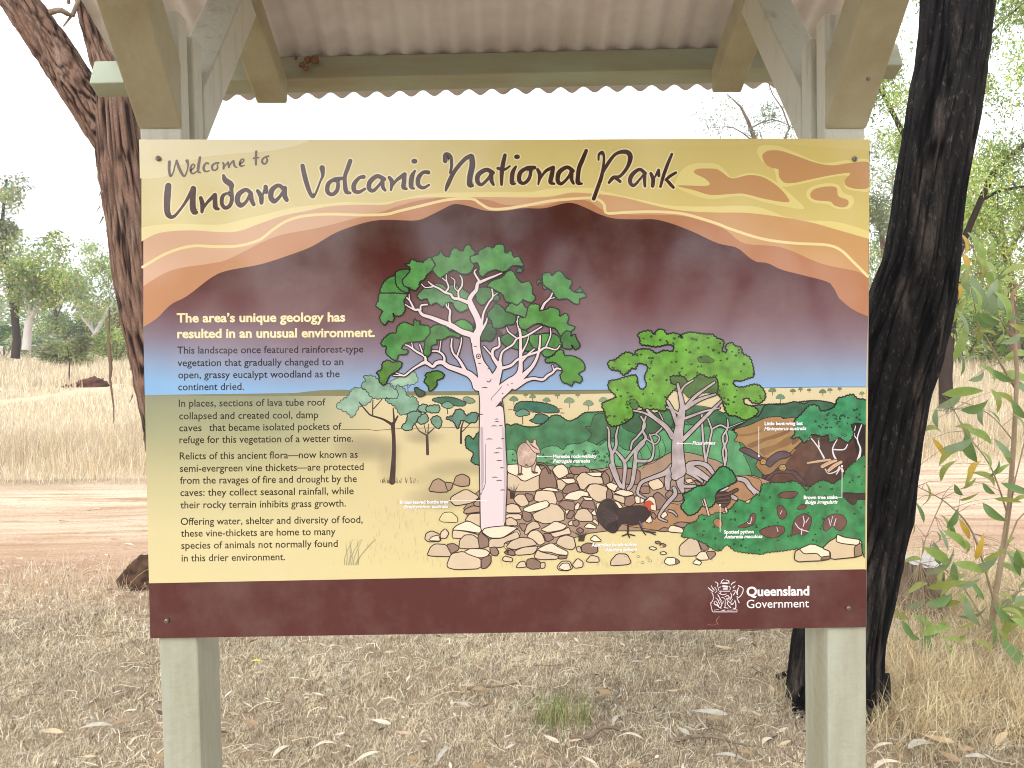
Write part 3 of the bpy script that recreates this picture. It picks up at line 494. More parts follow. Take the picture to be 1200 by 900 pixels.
for o,t,c in ((cR,"165 240 200 200 330 200 282 250",0),(cR,"155 330 180 315 205 325 237 390 200 437 160 400",0),(cR,"285 570 300 460 340 410 390 390 450 420 442 500 400 572 340 562",0),(cR,"555 510 572 440 640 395 720 400 762 460 720 532 680 527 640 500 580 542",0),(cR,"0 542 90 500 200 500 212 550 140 597 60 592",0),(cR,"328 345 370 308 412 320 380 347",0),(cR,"718 210 790 205 860 210 946 216 944 262 860 265 840 302 800 302 740 242",1),(cQ,"558 502 640 460 680 390 717 400 692 480 600 512",0),(cQ,"348 450 380 430 422 470 402 512 360 492",2)):
    a.fill(scallop(Z(o,t),2.4,.5),((112,72,66),(58,38,38),(176,118,82))[c],.7,OC,.4)
limbs(a,cR,"380 410 7 390 460 8 380 500 7|430 425 6 405 465 7|310 470 7 350 520 8 425 545 8|370 520 7 365 570 9|605 430 6 620 490 8|640 410 5 625 470 5|670 430 6 650 495 7|150 510 6 160 545 6|195 360 5 180 390 6",(226,218,232),.3,(60,40,40))
limbs(a,cQ,"680 420 6 665 475 7 640 465 5",(226,218,232),.2); limbs(a,cQ,"262 262 12 280 320 12 302 400 14|262 320 6 240 270 4|452 340 14 458 372 14",(222,190,180),.8)
a.done('printed bright green bushes in front of the cave')
a=Ill('flat_rock_print')
# lower right pair
shapes(a,cR,"303 790 310 720 345 700 460 650 540 690 617 720 617 787 540 802 400 807 340 812",(222,198,158),.9,.1)
shapes(a,cR,"345 698 460 648 612 715 615 762 540 772 500 735 390 742",(247,230,196),.8,.1)
shapes(a,cR,"530 795 550 765 617 758 615 790",(140,110,90),.7,.1)
shapes(a,cR,"548 692 610 630 665 600 680 568 760 600 880 615 897 640 897 752 850 767 830 772 622 792 618 720",(222,196,156),.9,.1)
shapes(a,cR,"678 568 740 595 882 615 867 667 720 650 668 632",(248,232,200),.8,.1)
shapes(a,cR,"828 680 890 640 902 752 850 767 830 762",(158,130,100),.8,.4)
a.done('printed pair of flat pale rocks below the green bushes')
a=Ill('python_print')
limbs(a,cQ,"405 195 14 470 160 14",(200,190,200),.8)
a.fill(scallop(Z(cQ,"362 240 375 205 430 195 490 215 492 270 470 310 430 335 385 300 365 270"),2.6,.4),(78,50,54),.9,OC,.6)
limbs(a,cQ,"375 230 18 470 215 20 550 178 20|370 265 14 480 250 14|380 290 14 480 285 14",(96,62,60),.9)
a.done('printed dark coiled python')
# --- animals ---
a=Ill('brush_turkey_print')
limbs(a,cO,"320 510 13 314 590 11|314 592 9 270 608 7|314 592 9 330 622 7|314 592 8 372 606 6|412 510 13 432 560 10|432 560 8 470 575 8 540 580 6|432 562 8 460 600 6|480 575 6 542 600 5",(64,46,48),.5)
a.fill(spline(Z(cO,"75 380 105 325 160 308 205 330 245 385 262 440 245 530 210 582 160 572 110 530 72 480 62 430"),1.5,True),(54,42,46),.7,(28,22,26),.5)
a.fill(spline(Z(cO,"225 410 300 375 400 362 455 372 500 402 490 440 440 495 350 522 280 505 230 540"),1.5,True),(58,44,48),.7,(28,22,26),.5)
for k in range(9): a.ribbon(spline(Z(cO,f"{235} {450+k*3} 3 {170-k*4} {400+k*14} 4 {95+k*6} {370+k*22} 2",3),2),(88,72,78))
limbs(a,cO,"452 388 26 480 372 12",(60,44,48),0); a.fill(spline(Z(cO,"445 350 462 330 490 322 512 335 525 355 505 352 498 372 500 405 482 398 470 375 452 370"),1,True),(206,70,50),.5,(120,30,30))
limbs(a,cO,"410 490 8 430 530 14",(110,95,125),.3)
a.done('printed black brush turkey with a red head')
a=Ill('rock_wallaby_print')
W_=(208,178,160)
limbs(a,cU,"490 545 14 600 565 16 660 620 18 692 690 20",(132,92,80),1)
limbs(a,cU,"235 530 46 250 620 34 245 710 26|475 530 40 450 620 34 455 680 26",W_,1,(70,48,45),.5); limbs(a,cU,"215 725 18 250 705 22 285 715 14|430 670 18 470 690 24 510 690 16",(92,58,54),.3)
a.fill(spline(Z(cU,"205 370 240 282 300 242 350 245 420 265 470 330 500 420 490 480 460 560 400 600 340 608 280 590 225 560 205 450"),1.2,True),W_,1,(84,58,52),1.0)
a.fill(spline(Z(cU,"345 245 345 198 372 205 395 235 440 240 452 195 475 185 492 215 492 255 530 310 552 370 545 408 510 395 475 392 430 350 395 300"),1,True),(214,184,166),.9,(84,58,52),.8)
a.ribbon(spline(Z(cU,"400 255 14 450 300 20 520 345 10",3),1),(110,72,66)); a.ribbon(Z(cU,"325 585 10 345 570 26 365 585 10",3),(66,44,44))
for k in range(26): x,y=random.uniform(250,440),random.uniform(300,560); a.ribbon(Z(cU,f"{x} {y} 6 {x+12} {y+22} 4",3),(160,124,108))
a.done('printed sandy rock wallaby on a boulder')
# --- bottle tree ---
a=Ill('bottle_tree_print')
G1,G2,G3=(68,140,56),(56,118,50),(46,86,46)
blobs(a,cC,"510 570 570 500 680 450 760 460 800 490 860 460 930 490 1000 530 1042 580 1030 680 980 720 930 732 880 690 860 642 800 642 760 682 700 640 640 662 600 600 540 612",(86,142,84))
blobs(a,PX,"559 340 565 337 575 338 583 345 585.5 350 581 353 574 350 567 357 562 356 558 350",G2)
blobs(a,cE,"850 90 900 60 960 38 1030 70 1060 110 1062 155 1000 147 900 132",G1)
blobs(a,cE,"1075 80 1095 60 1120 75 1110 120 1085 115",G3)
blobs(a,cF,"28 240 50 130 100 80 150 90 182 150 172 210 130 252 80 247",G3)
blobs(a,cF,"228 240 270 190 330 178 380 200 420 150 480 150 520 200 560 300 562 350 480 352 420 345 350 322 280 302",G2)
blobs(a,cF,"518 200 600 188 700 178 780 190 842 260 822 320 760 382 700 412 650 392 640 350 580 332 530 282",G1)
blobs(a,cF,"190 150 230 160 240 190 210 200",(80,50,50),.5,3,.5)
WD="""577 617 27 578 583 30 578 550 31 577 520 30 576.5 490 28 575 468 25 571 450 21 567 436 15 562 424 9.5 558.5 410 9 558 395 9 562 384 8 559 372 7 553 360 7 550.5 352 5.5 553 346 4.5 558 340 4 559.5 333 3.6 562 330 3.2|574 462 16 578 448 15 583 438 9 585.5 431 6.5 585.7 424.8 4.5|562 331 3.2 571.7 326.7 2.6 580 323.5 2 588 320 1.3|562 330 2.4 556 319.7 1.8 558 316 1|556 400 8 553 393 6.5 541 388.7 6 529 381.7 5.8 518.7 377.6 5 505.8 372.3 4 495 368.7 3.3 490.7 363 2.8 486 362.8 2.3 480 352 1.8 473 346.5 1|486 363.2 2 480 360 1.5 474.3 356.4 .9|480 352 1.5 479.6 345.3 .9|493 363 2 493.6 358 1.8 500.6 357 1.8|528 383 3.6 526.8 373 2.4 527.4 364 2.2 523.3 359 1.4 523 356 .9|525.7 361 1.3 525.7 356 .9|552 356 4.2 538.5 350.6 3.4 531.5 349.4 2.8 528 344.8 2.4 522 343 2.3 515 338.3 2 507.6 334.8 1.8 501.8 330 1|507.6 336 1.5 498.8 337 1.1 494 333 .9|521.6 343 1.9 525.7 337 1.8 523.3 329 1.4 523 321 .9|523.3 330 1.1 517 325 .8|538 351 2.3 537.3 341.8 1.9 541.4 334.8 1.8 541.4 326.7 1.3 539 323 .9|537.3 342 1.1 532.7 337 1 533 329 .9 529 325.5 .7|562 388 4 565 376 2.6 567 366 2 572.8 354.7 1.8 577.5 347.7 1.8 576 337 1.3|577.5 347.7 1.1 582.7 343.6 .9|563 388 4 567 382.7 2.6 570 376.8 1.8 571 372 .9|588 320 .9 590 316 .8|560 452 12 556 444.7 8.5 550 438.8 7 540.8 434.8 6 525.7 429.5 5 518.7 424.8 4.5 511.7 425.4 4.2 507 429.5 3 498.8 424.8 4 490.7 428.3 2.5 482.5 433.6 2 474.3 440 2 469.7 438.8 1.4 462.7 436.5 1|474.3 440 1.8 461.5 440 1|498.8 424.8 3 497.7 417.8 2.5 488.3 412 2 480 406 1.8 474.3 403.8 1|496.5 416.7 1.6 491.8 403.8 1.2|484 408.5 1.1 482.5 401.5 .9|520.4 426 3 520.4 417.8 2.4 514 412 2 505.8 411.4 1.4|515 412 1.2 517 398 .9|546.7 437 4 538.5 422.5 3 531.5 414.3 2 529 406 2 529.7 396.8 1.3|535.6 418 2 540 403.8 1.5 540.8 395.7 1|584 428 4.5 577.5 417.8 3.4 578 409.7 2.8 585 405.6 2.2 584.5 395.7 1.8|577.5 417.8 2 567 406 1.3|586 432 3.6 598.5 428.3 3 606.7 421.3 2.5 620.7 415.5 2.4 631 412 2.4 639.3 407.3 2 651 409.7 1.5 656 405 1.1|639.3 407.3 1.6 645 393.3 1.5 644.6 384 1|585.7 426 3.4 587 417 2.5 590 411 2 600.8 403.8 2 606 396.8 2 616 394 2 625.3 388.7 1.9 634.7 382.8 1.4|606 396.8 1.6 596 389 1.5 593.8 384 1|582 463 14 590 456 13.5 598 449 11.5 605.5 443 9 609.6 434 5.5 610 420 4 610 408.5 3.4 609.6 391 2.8 606.7 379 2 607.8 370 1.6|606.7 378 1.6 603.7 375.7 1|607.8 371 1.4 608.4 366 1|607 446 7 619.5 434 4.5 625.3 427 3.5 630 416.7 2.8 632.3 405 2.3 633 393.3 1.8|603 453 7 616 445.8 4.2 625.3 443.5 3 635.8 444.7 2.8 641.7 440 2.8 647.5 436.5 2.4 652 431.8 2.3 658 433 1.4|649 435 1.5 647.5 428 1|611 414 2 617 402.7 1.5 619.5 394.5 1|634.7 362.8 2.6 638 355.8 2.4 644 350 1.8 647.5 343 1.3|610 425 2.4 618 416 2 626 409 1.3|643 350 1 650 349 .8"""
limbs(a,PX,WD,PK,2.4,(24,12,20))
# shading and bark marks of the trunk
a.ribbon(spline(Z(cH,"185 385 3 186 600 3 183 690 4 150 765 6",3),3),(44,28,36)); a.fill(Z(PX,"563 500 566 500 567.5 560 564.5 582 563.5 560"),(196,176,186))
a.fill(Z(PX,"588 500 591.6 500 593.3 560 592 612 589.5 612 590.5 560"),(206,186,196))
marks(a,[(582,491,4),(582.3,494,5),(579,499,7),(587,498.8,5),(573.5,514.3,7),(589,514,4),(585,525,7),(582,530.5,7),(585,539.5,6),(588,548,5),(580,559,6),(585,562.7,6),(589,574,6),(563,485.5,6),(573,432,3),(568,454,6),(595,451,1.5),(600,449,1.5),(589,461,1.5),(557,406,3),(562,426,3)],(50,32,38),1.2)
a.fill(Z(PX,"580.5 477 587.5 469 589.5 478 586 475.5"),(56,34,42)); a.ribbon(spline(Z(cF,"135 850 5 135 830 5 200 760 6 240 710 5",3),1.5),(50,32,38)); a.ribbon(spline(Z(cF,"90 655 8 115 665 10 135 635 6",3),1),(70,40,45)); 
a.fill([(560.7+2.6*math.cos(t*.7),417.5+2.8*math.sin(t*.7)) for t in range(9)],(222,200,205),.9); a.fill([(560.7+1.1*math.cos(t*.9),417.5+1.1*math.sin(t*.9)) for t in range(7)],(45,28,34))
blobs(a,cC,"120 580 150 535 240 530 330 538 402 558 370 620 382 700 350 762 290 772 260 742 272 800 250 832 215 820 180 862 140 822 135 780 160 730 130 700 93 670 118 620",(74,146,76))
blobs(a,cC,"143 500 170 440 230 388 290 380 350 440 400 500 402 545 300 542 150 540",G1)
blobs(a,cC,"288 380 300 330 370 308 430 318 442 380 412 480 422 532 350 522 298 460",(64,134,58))
blobs(a,cC,"358 420 400 370 440 300 388 255 430 248 450 208 500 230 545 235 560 240 630 188 672 240 682 290 650 320 600 360 580 402 530 432 520 482 480 517 430 492 378 470",(74,146,66))
blobs(a,cC,"658 190 720 160 740 128 780 175 830 180 850 120 890 93 930 120 970 120 990 75 1030 63 1060 110 1087 140 1052 190 1062 240 1072 280 1032 342 980 352 940 345 880 312 840 322 780 362 730 392 680 342 658 310 690 260",G1)
blobs(a,PX,"551 303 553.7 300 559.5 298.7 562 294 566 292 571.7 289 577.5 291 581 287.5 584.5 286.6 590 288 591.5 296 595 296.5 598.5 293.5 602 301.6 607.8 301 611 306.8 613.3 311.5 605.5 311.2 599.7 311.5 595 316 589 318.5 582 316.2 576.3 317 570.5 319.7 565.8 324.3 561 319.7 562 315 559.5 308 553.7 308.3",(80,150,72))
blobs(a,cD,"385 315 410 300 415 285 430 300 458 310 440 325 435 348 420 335 395 335|590 430 610 415 650 430 640 440 615 435 600 460|980 520 1015 505 1030 480 1035 510 1055 515 1030 535 1020 550 1005 535|650 470 680 470 690 500 665 505",(64,122,80),.6,2.2,.5)
blobs(a,cD,"98 470 150 420 240 388 300 328 350 328 390 390 440 442 510 428 542 480 547 550 577 590 530 637 450 610 430 652 380 667 330 642 280 622 250 560 190 522 140 492",(72,142,62))
blobs(a,cD,"648 400 660 350 720 343 740 375 780 340 810 323 850 350 890 400 937 420 937 460 915 490 940 515 980 542 1060 543 1082 580 1020 602 1012 652 960 642 900 602 850 602 800 602 750 530 700 490 660 462",G1)
blobs(a,cD,"273 730 330 648 390 670 440 638 480 690 542 700 542 762 490 792 430 772 370 762 310 782",(82,150,72))
blobs(a,cD,"93 760 150 690 180 653 240 680 280 730 372 770 362 850 290 862 240 892 160 892 140 830",G2)
blobs(a,PX,"619.5 359 626.5 356.5 632 358 632 364 640.5 362.8 645 360.3 654.5 363.4 655.7 371 662.7 367.3 666 372 665 379.8 673.3 383.5 668.5 388.7 662.7 394.5 656.8 393 651 385 644.6 383.4 638 381 632 379 625 380.5 616 386 609 383 608.4 373 616 371.5",(72,146,46))
blobs(a,cF,"828 230 880 158 930 170 930 210 970 188 992 240 1022 300 980 337 940 290 942 332 860 322 848 282",G2)
blobs(a,cF,"678 440 760 400 800 350 850 348 870 400 930 403 1010 430 1062 480 1067 540 1010 580 1047 630 1022 672 970 660 940 702 900 682 850 662 828 600 850 560 828 510 760 465 700 472",(72,146,46))
blobs(a,cE,"148 270 180 223 240 178 295 175 310 110 370 68 430 85 470 100 478 35 505 60 530 48 530 90 560 95 620 108 647 170 620 222 560 252 470 262 400 272 350 310 360 340 412 350 390 387 320 392 300 442 270 442 230 412 193 370 200 310 158 300",(58,138,50))
blobs(a,cE,"638 130 700 93 790 108 830 150 930 190 922 222 840 202 760 237 700 242 702 282 650 302 642 370 610 407 568 380 580 320 590 240 638 180",(60,128,48))
blobs(a,cE,"98 570 150 540 158 480 210 448 260 470 340 463 342 512 290 562 240 592 220 612 180 692 130 662 125 600",(80,132,42))
blobs(a,cE,"578 660 600 620 588 590 650 563 720 558 772 590 762 622 700 652 702 692 660 742 630 752 618 710",(80,132,42))
blobs(a,cE,"478 730 505 720 530 740 582 770 570 802 520 812 498 782",(62,92,60),.6,2.6,.6)
shapes(a,cI,'560 548 580 518 640 505 770 493 872 508 850 532 740 602 640 602 600 580',Lc,.75,.1)
a.done('printed bottle tree with pale pink trunk and rounded green leaf clumps')
# --- captions ---
a=Ill('caption_print')
W=(255,252,255)
def cap_(body,x0,x1,base,it=0,h=3.9): setline(a,body,x0,x1,base,h,W,.035 if not it else .03,.25 if it else 0)
for c in (("Broad-leaved bottle tree",468.7,525.5,590.2,0),("Brachychiton australis",473.5,525.5,595.6,1),("Mareeba rock-wallaby",648,699,536.6,0),("Petrogale mareeba",648,691.5,542.2,1),("Ficus virens",811,838,521,1),("Little bent-wing bat",895.5,940.3,498.2,0),("Miniopterus australis",895,944.5,504.2,1),("Brown tree snake",941.3,981,584.6,0),("Boiga irregularis",943,981,590.2,1),("Spotted python",848,883,625,0),("Antaresia maculosa",848,893,630.6,1),("Australian brush-turkey",693,746.5,640.2,0),("Alectura lathami",709,746.5,646,1)): cap_(*c)
for t in ("526 586.5 .8 569 586.5 .8","631 534.6 .8 647 534.6 .8","794 519.5 .8 810 519.5 .8","888.8 500 .7 888.8 534 .7","982 582.5 .7 986 582.5 .7","986 582.5 .7 986.3 548 .7","843.5 592 .7 843.5 623 .7"): a.ribbon(Z(PX,t,3),(250,244,240))
for x,y in ((569,586.5),(630,534.6),(794,519.5),(888.8,534.3),(986.2,546),(843.3,591.5)): a.fill([(x+1.2*math.cos(t*.78),y+1.2*math.sin(t*.78)) for t in range(8)],W)
a.done(None,'stuff')
# --- coat of arms ---
a=Art('coat_of_arms_print',4); a.n=4
CR="""215 805 16 740 805 14|190 800 14 160 680 14 150 600 14|150 620 14 190 560 14 210 500 12 200 420 14 175 370 14|95 260 16 150 310 22 200 350 22|160 215 12 190 270 20 230 320 18|240 250 12 290 330 10 250 370 14|230 600 12 250 560 10 290 600 14 340 700 20 390 720 16|260 490 10 300 520 14 330 580 14 360 640 12|270 640 20 330 690 22|220 610 16 260 650 20|770 215 20 860 260 18 880 320 18 840 420 18 780 480 16 740 460 20|780 250 12 740 360 30 750 420 20|640 340 12 700 320 14 690 380 18 650 430 16|740 490 14 770 560 16 790 600 20|690 540 12 710 600 18 710 720 20 650 720 12|640 520 12 600 600 14 640 640 14 690 560 10|450 75 12 400 110 20 380 170 18|490 90 12 550 110 22 560 170 16|250 130 14 310 170 20 300 240 16|700 130 16 640 160 20 610 200 16|700 220 14 650 260 16 690 270 10|420 160 30 520 160 34|430 230 44 520 240 44|440 290 30 520 290 30|340 340 14 440 340 16 580 340 16|310 420 18 350 490 18 390 560 16|330 380 14 420 420 16 500 400 14|600 380 16 620 460 18 580 540 16|400 480 18 470 520 12 470 700 16|470 460 16 540 440 18 560 490 16 500 500 14|370 570 14 400 640 16 370 700 16|560 560 14 520 600 18 540 650 16 600 710 20|450 710 16 540 720 16|420 620 16 430 560 12|520 540 10 580 600 12|380 240 12 320 270 12 330 320 12|560 230 14 600 280 12 570 310 12|230 765 10 330 752 8|400 770 16 470 765 18|520 770 8 740 755 10|740 760 12 740 800 10|380 350 14 360 400 14|600 470 10 540 520 10 470 540 8|350 530 12 310 600 10|640 610 14 600 650 12"""
for s in CR.split('|'): a.ribbon(spline(Z(cS,s,3),.5),(244,232,240))
a.ribbon(spline([(842,732,.3),(839.5,727,.4),(843,722.5,.35)],1),(190,150,140)); a.ribbon(spline([(829,731.5,.3),(836,732.5,.4),(841,730.5,.3)],1),(170,120,115))
a.build('white printed coat of arms')
# --- screws, with washers ---
m_screw=mat('weathered_zinc_screw',lin((150,140,130)),.45,.5,var=lin((90,80,72)),scale=(300,300,300),metallic=.7)
m_hole=mat('screw_recess',lin((50,44,40)),.8)
for px,py,r in ((186,186,.0052),(1001,186.5,.0052),(196,727,.0048),(993.5,712,.005)):
    c=P(px,py,YB)-OX; bm=bmesh.new()
    pr=[(0,.0062),(r*.45,.006),(r*.5,.0052),(r*.8,.0046),(r,.0024),(r*1.02,0.00035)]
    rings=[]
    for k,(rr,h) in enumerate(pr):
        rings.append([bm.verts.new((c.x+rr*math.cos(t*math.pi/8),-h-.0014,c.z+rr*math.sin(t*math.pi/8))) for t in range(16)] if rr else [bm.verts.new((c.x,-h-.0014,c.z))])
    for k in range(1,len(pr)):
        for t in range(16):
            u=(t+1)%16
            bm.faces.new((rings[0][0],rings[1][t],rings[1][u]) if k==1 else (rings[k-1][t],rings[k][t],rings[k][u],rings[k-1][u]))
    bmesh.ops.recalc_face_normals(bm, faces=bm.faces)
    s=bmesh_obj('screw',bm,m_screw,sign)
    bm=bmesh.new(); bmesh.ops.create_circle(bm,cap_ends=True,segments=6,radius=r*.28,matrix=Matrix.Translation((c.x,-.0078,c.z))@Matrix.Rotation(math.pi/2,4,'X')); bmesh_obj('screw_recess',bm,m_hole,s)
# ================= the roofed frame =================
m_wood=mat('sage_painted_timber',lin((172,174,158)),.55,.3,var=lin((148,143,120)),scale=(14,14,2.0),amount=.8,bump=.25,bscale=60)
m_woodw=mat('weathered_sky_lit_timber',lin((200,200,188)),.6,.3,var=lin((150,142,118)),scale=(30,30,4),amount=.6,bump=.35,bscale=60,ramp=(.55,.75))  # paler copy of the frame timber; sky light on its faces is in the colour
m_under=mat('cream_green_painted_timber',lin((178,174,148)),.55,.3,var=lin((148,138,110)),scale=(5,5,5),amount=.7,bump=.25,bscale=50)
m_green=mat('green_painted_purlin',lin((168,178,156)),.5,.35,var=lin((158,148,122)),scale=(2.2,9,9),amount=.9,bump=.25,bscale=50)
m_crack=mat('dark_timber_crack',lin((70,60,48)),.9)
def hexa(name, A, B, m, parent, bevel=.004):
    """solid between two quads of four corners"""
    bm=bmesh.new(); a=[bm.verts.new(p) for p in A]; b=[bm.verts.new(p) for p in B]
    bm.faces.new(a[::-1]); bm.faces.new(b)
    for i in range(4): bm.faces.new((a[i],a[(i+1)%4],b[(i+1)%4],b[i]))
    bmesh.ops.recalc_face_normals(bm,faces=bm.faces)
    return bmesh_obj(name,bm,m,parent,bevel)
shel=empty('sign_shelter',(0,0,0),'sage painted timber frame with corrugated iron roof over the welcome board','shelter')
YF=YB+.0125; PD=.125
SL=.466; EAVE=(2.45, EYE+.79); RIDGE_Y=YF+PD/2; zr=EYE+.79+SL*(2.45-RIDGE_Y)       # underside line of rear rafter
def rline(y): return zr-SL*abs(y-RIDGE_Y)
posts=[(P(163.5,150,YF),P(213,150,YF),P(186,748,YF),P(231.5,748,YF),-1),(P(967,150,YF),P(1014,150,YF),P(970,738,YF),P(1015.5,738,YF),1)]
def lerp(a,b,t): return a+(b-a)*t
for TLc,TRc,BLc,BRc,sd_ in posts:
    def edge(pt,pb,z): return lerp(pb.x,pt.x,(z-pb.z)/(pt.z-pb.z))
    def sec(z,y0,y1,i0=0,i1=0): 
        xl,xr=edge(TLc,BLc,z)+i0,edge(TRc,BRc,z)-i1
        return [(xl,y0,z),(xr,y0,z),(xr,y1,z),(xl,y1,z)]
    zt=P(600,14,YF).z; zb=float(gz(TLc.x,YF))-.3; zj=TLc.z-.06
    pr=[(zb,0),(zj,0)]
    post=hexa('post',sec(zb,YF,YF+PD),sec(zj,YF,YF+PD),m_wood,shel)
    hexa('post_cheek',sec(zj+.001,YF,YF+.045),sec(zt,YF,YF+.045),m_woodw,post)
    hexa('post_cheek',sec(zj+.001,YF+.075,YF+PD),sec(zt-.02,YF+.075,YF+PD),m_woodw,post)
    hexa('post_spacer',sec(zj+.001,YF+.0452,YF+.0748,.012,.012),sec(zt-.03,YF+.0452,YF+.0748,.012,.012),m_green,post)
    xl,xr=TLc.x,TRc.x; z0=P(600,137,YF).z; z1=P(600,152,YF).z
    dzr=-.016 if sd_<0 else .018; rl=lambda y: rline(y)+dzr       # the old frame sits slightly out of level
    # struts: front towards the viewer, rear away, meeting the rafters
    k=1.12
    for s,yy in ((-1,YF-.001),(1,YF+PD+.001)):
        T=(rl(yy)-z1-.0)/(k+SL) if True else 0
        h=.085
        yb=yy+s*T; 
        lo=[(xl-.002,yy,z1),(xr+.002,yy,z1),(xr+.002,yy,z1+h*1.5),(xl-.002,yy,z1+h*1.5)]
        T2=(rl(yy)-z1-h*1.5)/(k+SL)
        hi=[(xl-.002,yy+s*T,rl(yy+s*T)-.001),(xr+.002,yy+s*T,rl(yy+s*T)-.001),(xr+.002,yy+s*T2,rl(yy+s*T2)-.001),(xl-.002,yy+s*T2,rl(yy+s*T2)-.001)]
        hexa('strut',lo,hi,m_under if s<0 else m_woodw,shel)
    # rafters
    for s in (-1,1):
        ye=RIDGE_Y+s*(EAVE[0]-RIDGE_Y); th=.078; x0,x1=xl-.004,xr+.004
        lo=[(x0,ye,rl(ye)),(x1,ye,rl(ye)),(x1,ye+s*.012,rl(ye)+th),(x0,ye+s*.012,rl(ye)+th)]
        yi=RIDGE_Y+s*.002
        hi=[(x0,yi,zr+dzr),(x1,yi,zr+dzr),(x1,yi,zr+th+dzr),(x0,yi,zr+th+dzr)]
        hexa('rafter',lo,hi,m_under,shel,.006)
# purlins lie on the rafters, tilted with the roof
xL=P(104,97,2.464).x; xR=P(1059,85,2.464).x; sXL=P(133,72,2.5).x; sXR=P(1034,70,2.5).x
ct,st_=math.cos(math.atan(SL)),math.sin(math.atan(SL))
TLT=lambda x: .02+.024*x
def purlin(s, y0, z0, name='purlin'):
    w=.062; h=.088; u=(s*ct,-st_); n=(s*st_,ct)      # down-slope and normal directions in y,z
    q=[(y0,z0),(y0+u[0]*w,z0+u[1]*w),(y0+u[0]*w+n[0]*h,z0+u[1]*w+n[1]*h),(y0+n[0]*h,z0+n[1]*h)]
    hexa(name,[(xL,a,b+TLT(xL)) for a,b in q],[(xR,a,b+TLT(xR)) for a,b in q],m_green,shel,.004)
    return z0+n[1]*h, y0+n[0]*h
ye=EAVE[0]+.014; ze=EYE+.85
zz,yy=purlin(1,ye,ze); purlin(-1,2*RIDGE_Y-ye,ze)
zs=zz-SL*(RIDGE_Y+.1-yy); 
for s in (1,-1): purlin(s,RIDGE_Y+s*.03,zr+.084,'ridge_purlin')
# wasp-nest of mud on the rear purlin
m_mud=mat('mud_nest',lin((150,112,90)),.95,.1,var=lin((92,62,50)),scale=(60,60,60),bump=.8,bscale=90)
bm=bmesh.new()
for px,py,r in ((361,70,.011),(369,70,.013),(354,76,.009),(347,68,.006),(358,80,.008)):
    bmesh.ops.create_icosphere(bm,subdivisions=2,radius=r,matrix=Matrix.Translation(P(px,py,2.468)))
for v_ in bm.verts: v_.co+=noise.noise_vector(v_.co*90)*.003
tag(bmesh_obj('mud_wasp_nest',bm,m_mud),'small brown mud wasp nest stuck on the rear roof beam beside the left rafter','nest')
# corrugated sheets
m_iron=mat('dusty_corrugated_iron',lin((224,220,222)),.42,.4,var=lin((194,180,175)),scale=(2.5,7,7),amount=.6,bump=.12,bscale=30,ramp=(.4,.7))
def roof(s):
    pitch=.0762; amp=.010; n=int((sXR-sXL)/pitch*10); xs=np.linspace(sXL,sXR,n+1)
    z0=(zz-zr+SL*(yy-RIDGE_Y))           # height of the sheet underside above the rafter line
    ys=np.linspace(RIDGE_Y,2.668,9); V=[]
    for off in (0.0,.0022):
        for y in ys:
            zc=zr+z0-SL*(y-RIDGE_Y)+amp+.001+off
            jit=.0 
            for x in xs: V.append((x, RIDGE_Y+s*(y-RIDGE_Y), zc+amp*math.sin(2*math.pi*(x-sXL)/pitch)+TLT(x)))
    V=np.array(V); w_=n+1; m=len(ys); q=[]
    I=lambda k,j,i:k*m*w_+j*w_+i
    for k in (0,1):
        for j in range(m-1):
            for i in range(n):
                f=(I(k,j,i),I(k,j,i+1),I(k,j+1,i+1),I(k,j+1,i)); q.append(f if k else f[::-1])
    for i in range(n):
        q.append((I(0,m-1,i),I(0,m-1,i+1),I(1,m-1,i+1),I(1,m-1,i)))
    for j in range(m-1):
        for i in (0,n): q.append((I(0,j,i),I(0,j+1,i),I(1,j+1,i),I(1,j,i)))
    return link('roof_sheet',npmesh('roof_sheet',V,np.array(q),None,m_iron,smooth=False),shel)
for s in (1,-1):
    o=roof(s); o.data.polygons.foreach_set('use_smooth',[True]*len(o.data.polygons))
ztop=zr+(zz-zr+SL*(yy-RIDGE_Y))+.02
bm=bmesh.new()
pr=[(-.16,-.075+.012),(-.02,0.008),(0,.022),(.02,.008),(.16,-.075+.012)]
vs=[[bm.verts.new((x,RIDGE_Y+a,ztop+b+.006+TLT(x))) for a,b in pr] for x in (sXL-.01,sXR+.01)]
for i in range(4): bm.faces.new((vs[0][i],vs[0][i+1],vs[1][i+1],vs[1][i]))
o=bmesh_obj('ridge_cap',bm,m_iron,shel); sm_=o.modifiers.new('thick','SOLIDIFY'); sm_.thickness=.001
# bolt heads on the struts and rafters
for px,py,y in ((142,28,1.50),(184,145,YF),(327,107,2.447),(1018,92,1.53),(844,95,2.447)):
    c=P(px,py,y-.004); bm=bmesh.new(); bmesh.ops.create_cone(bm,segments=8,radius1=.0042,radius2=.003,depth=.006,cap_ends=True,matrix=Matrix.Translation(c)@Matrix.Rotation(math.pi/2,4,'X'))
    bmesh_obj('bolt',bm,m_screw,shel)
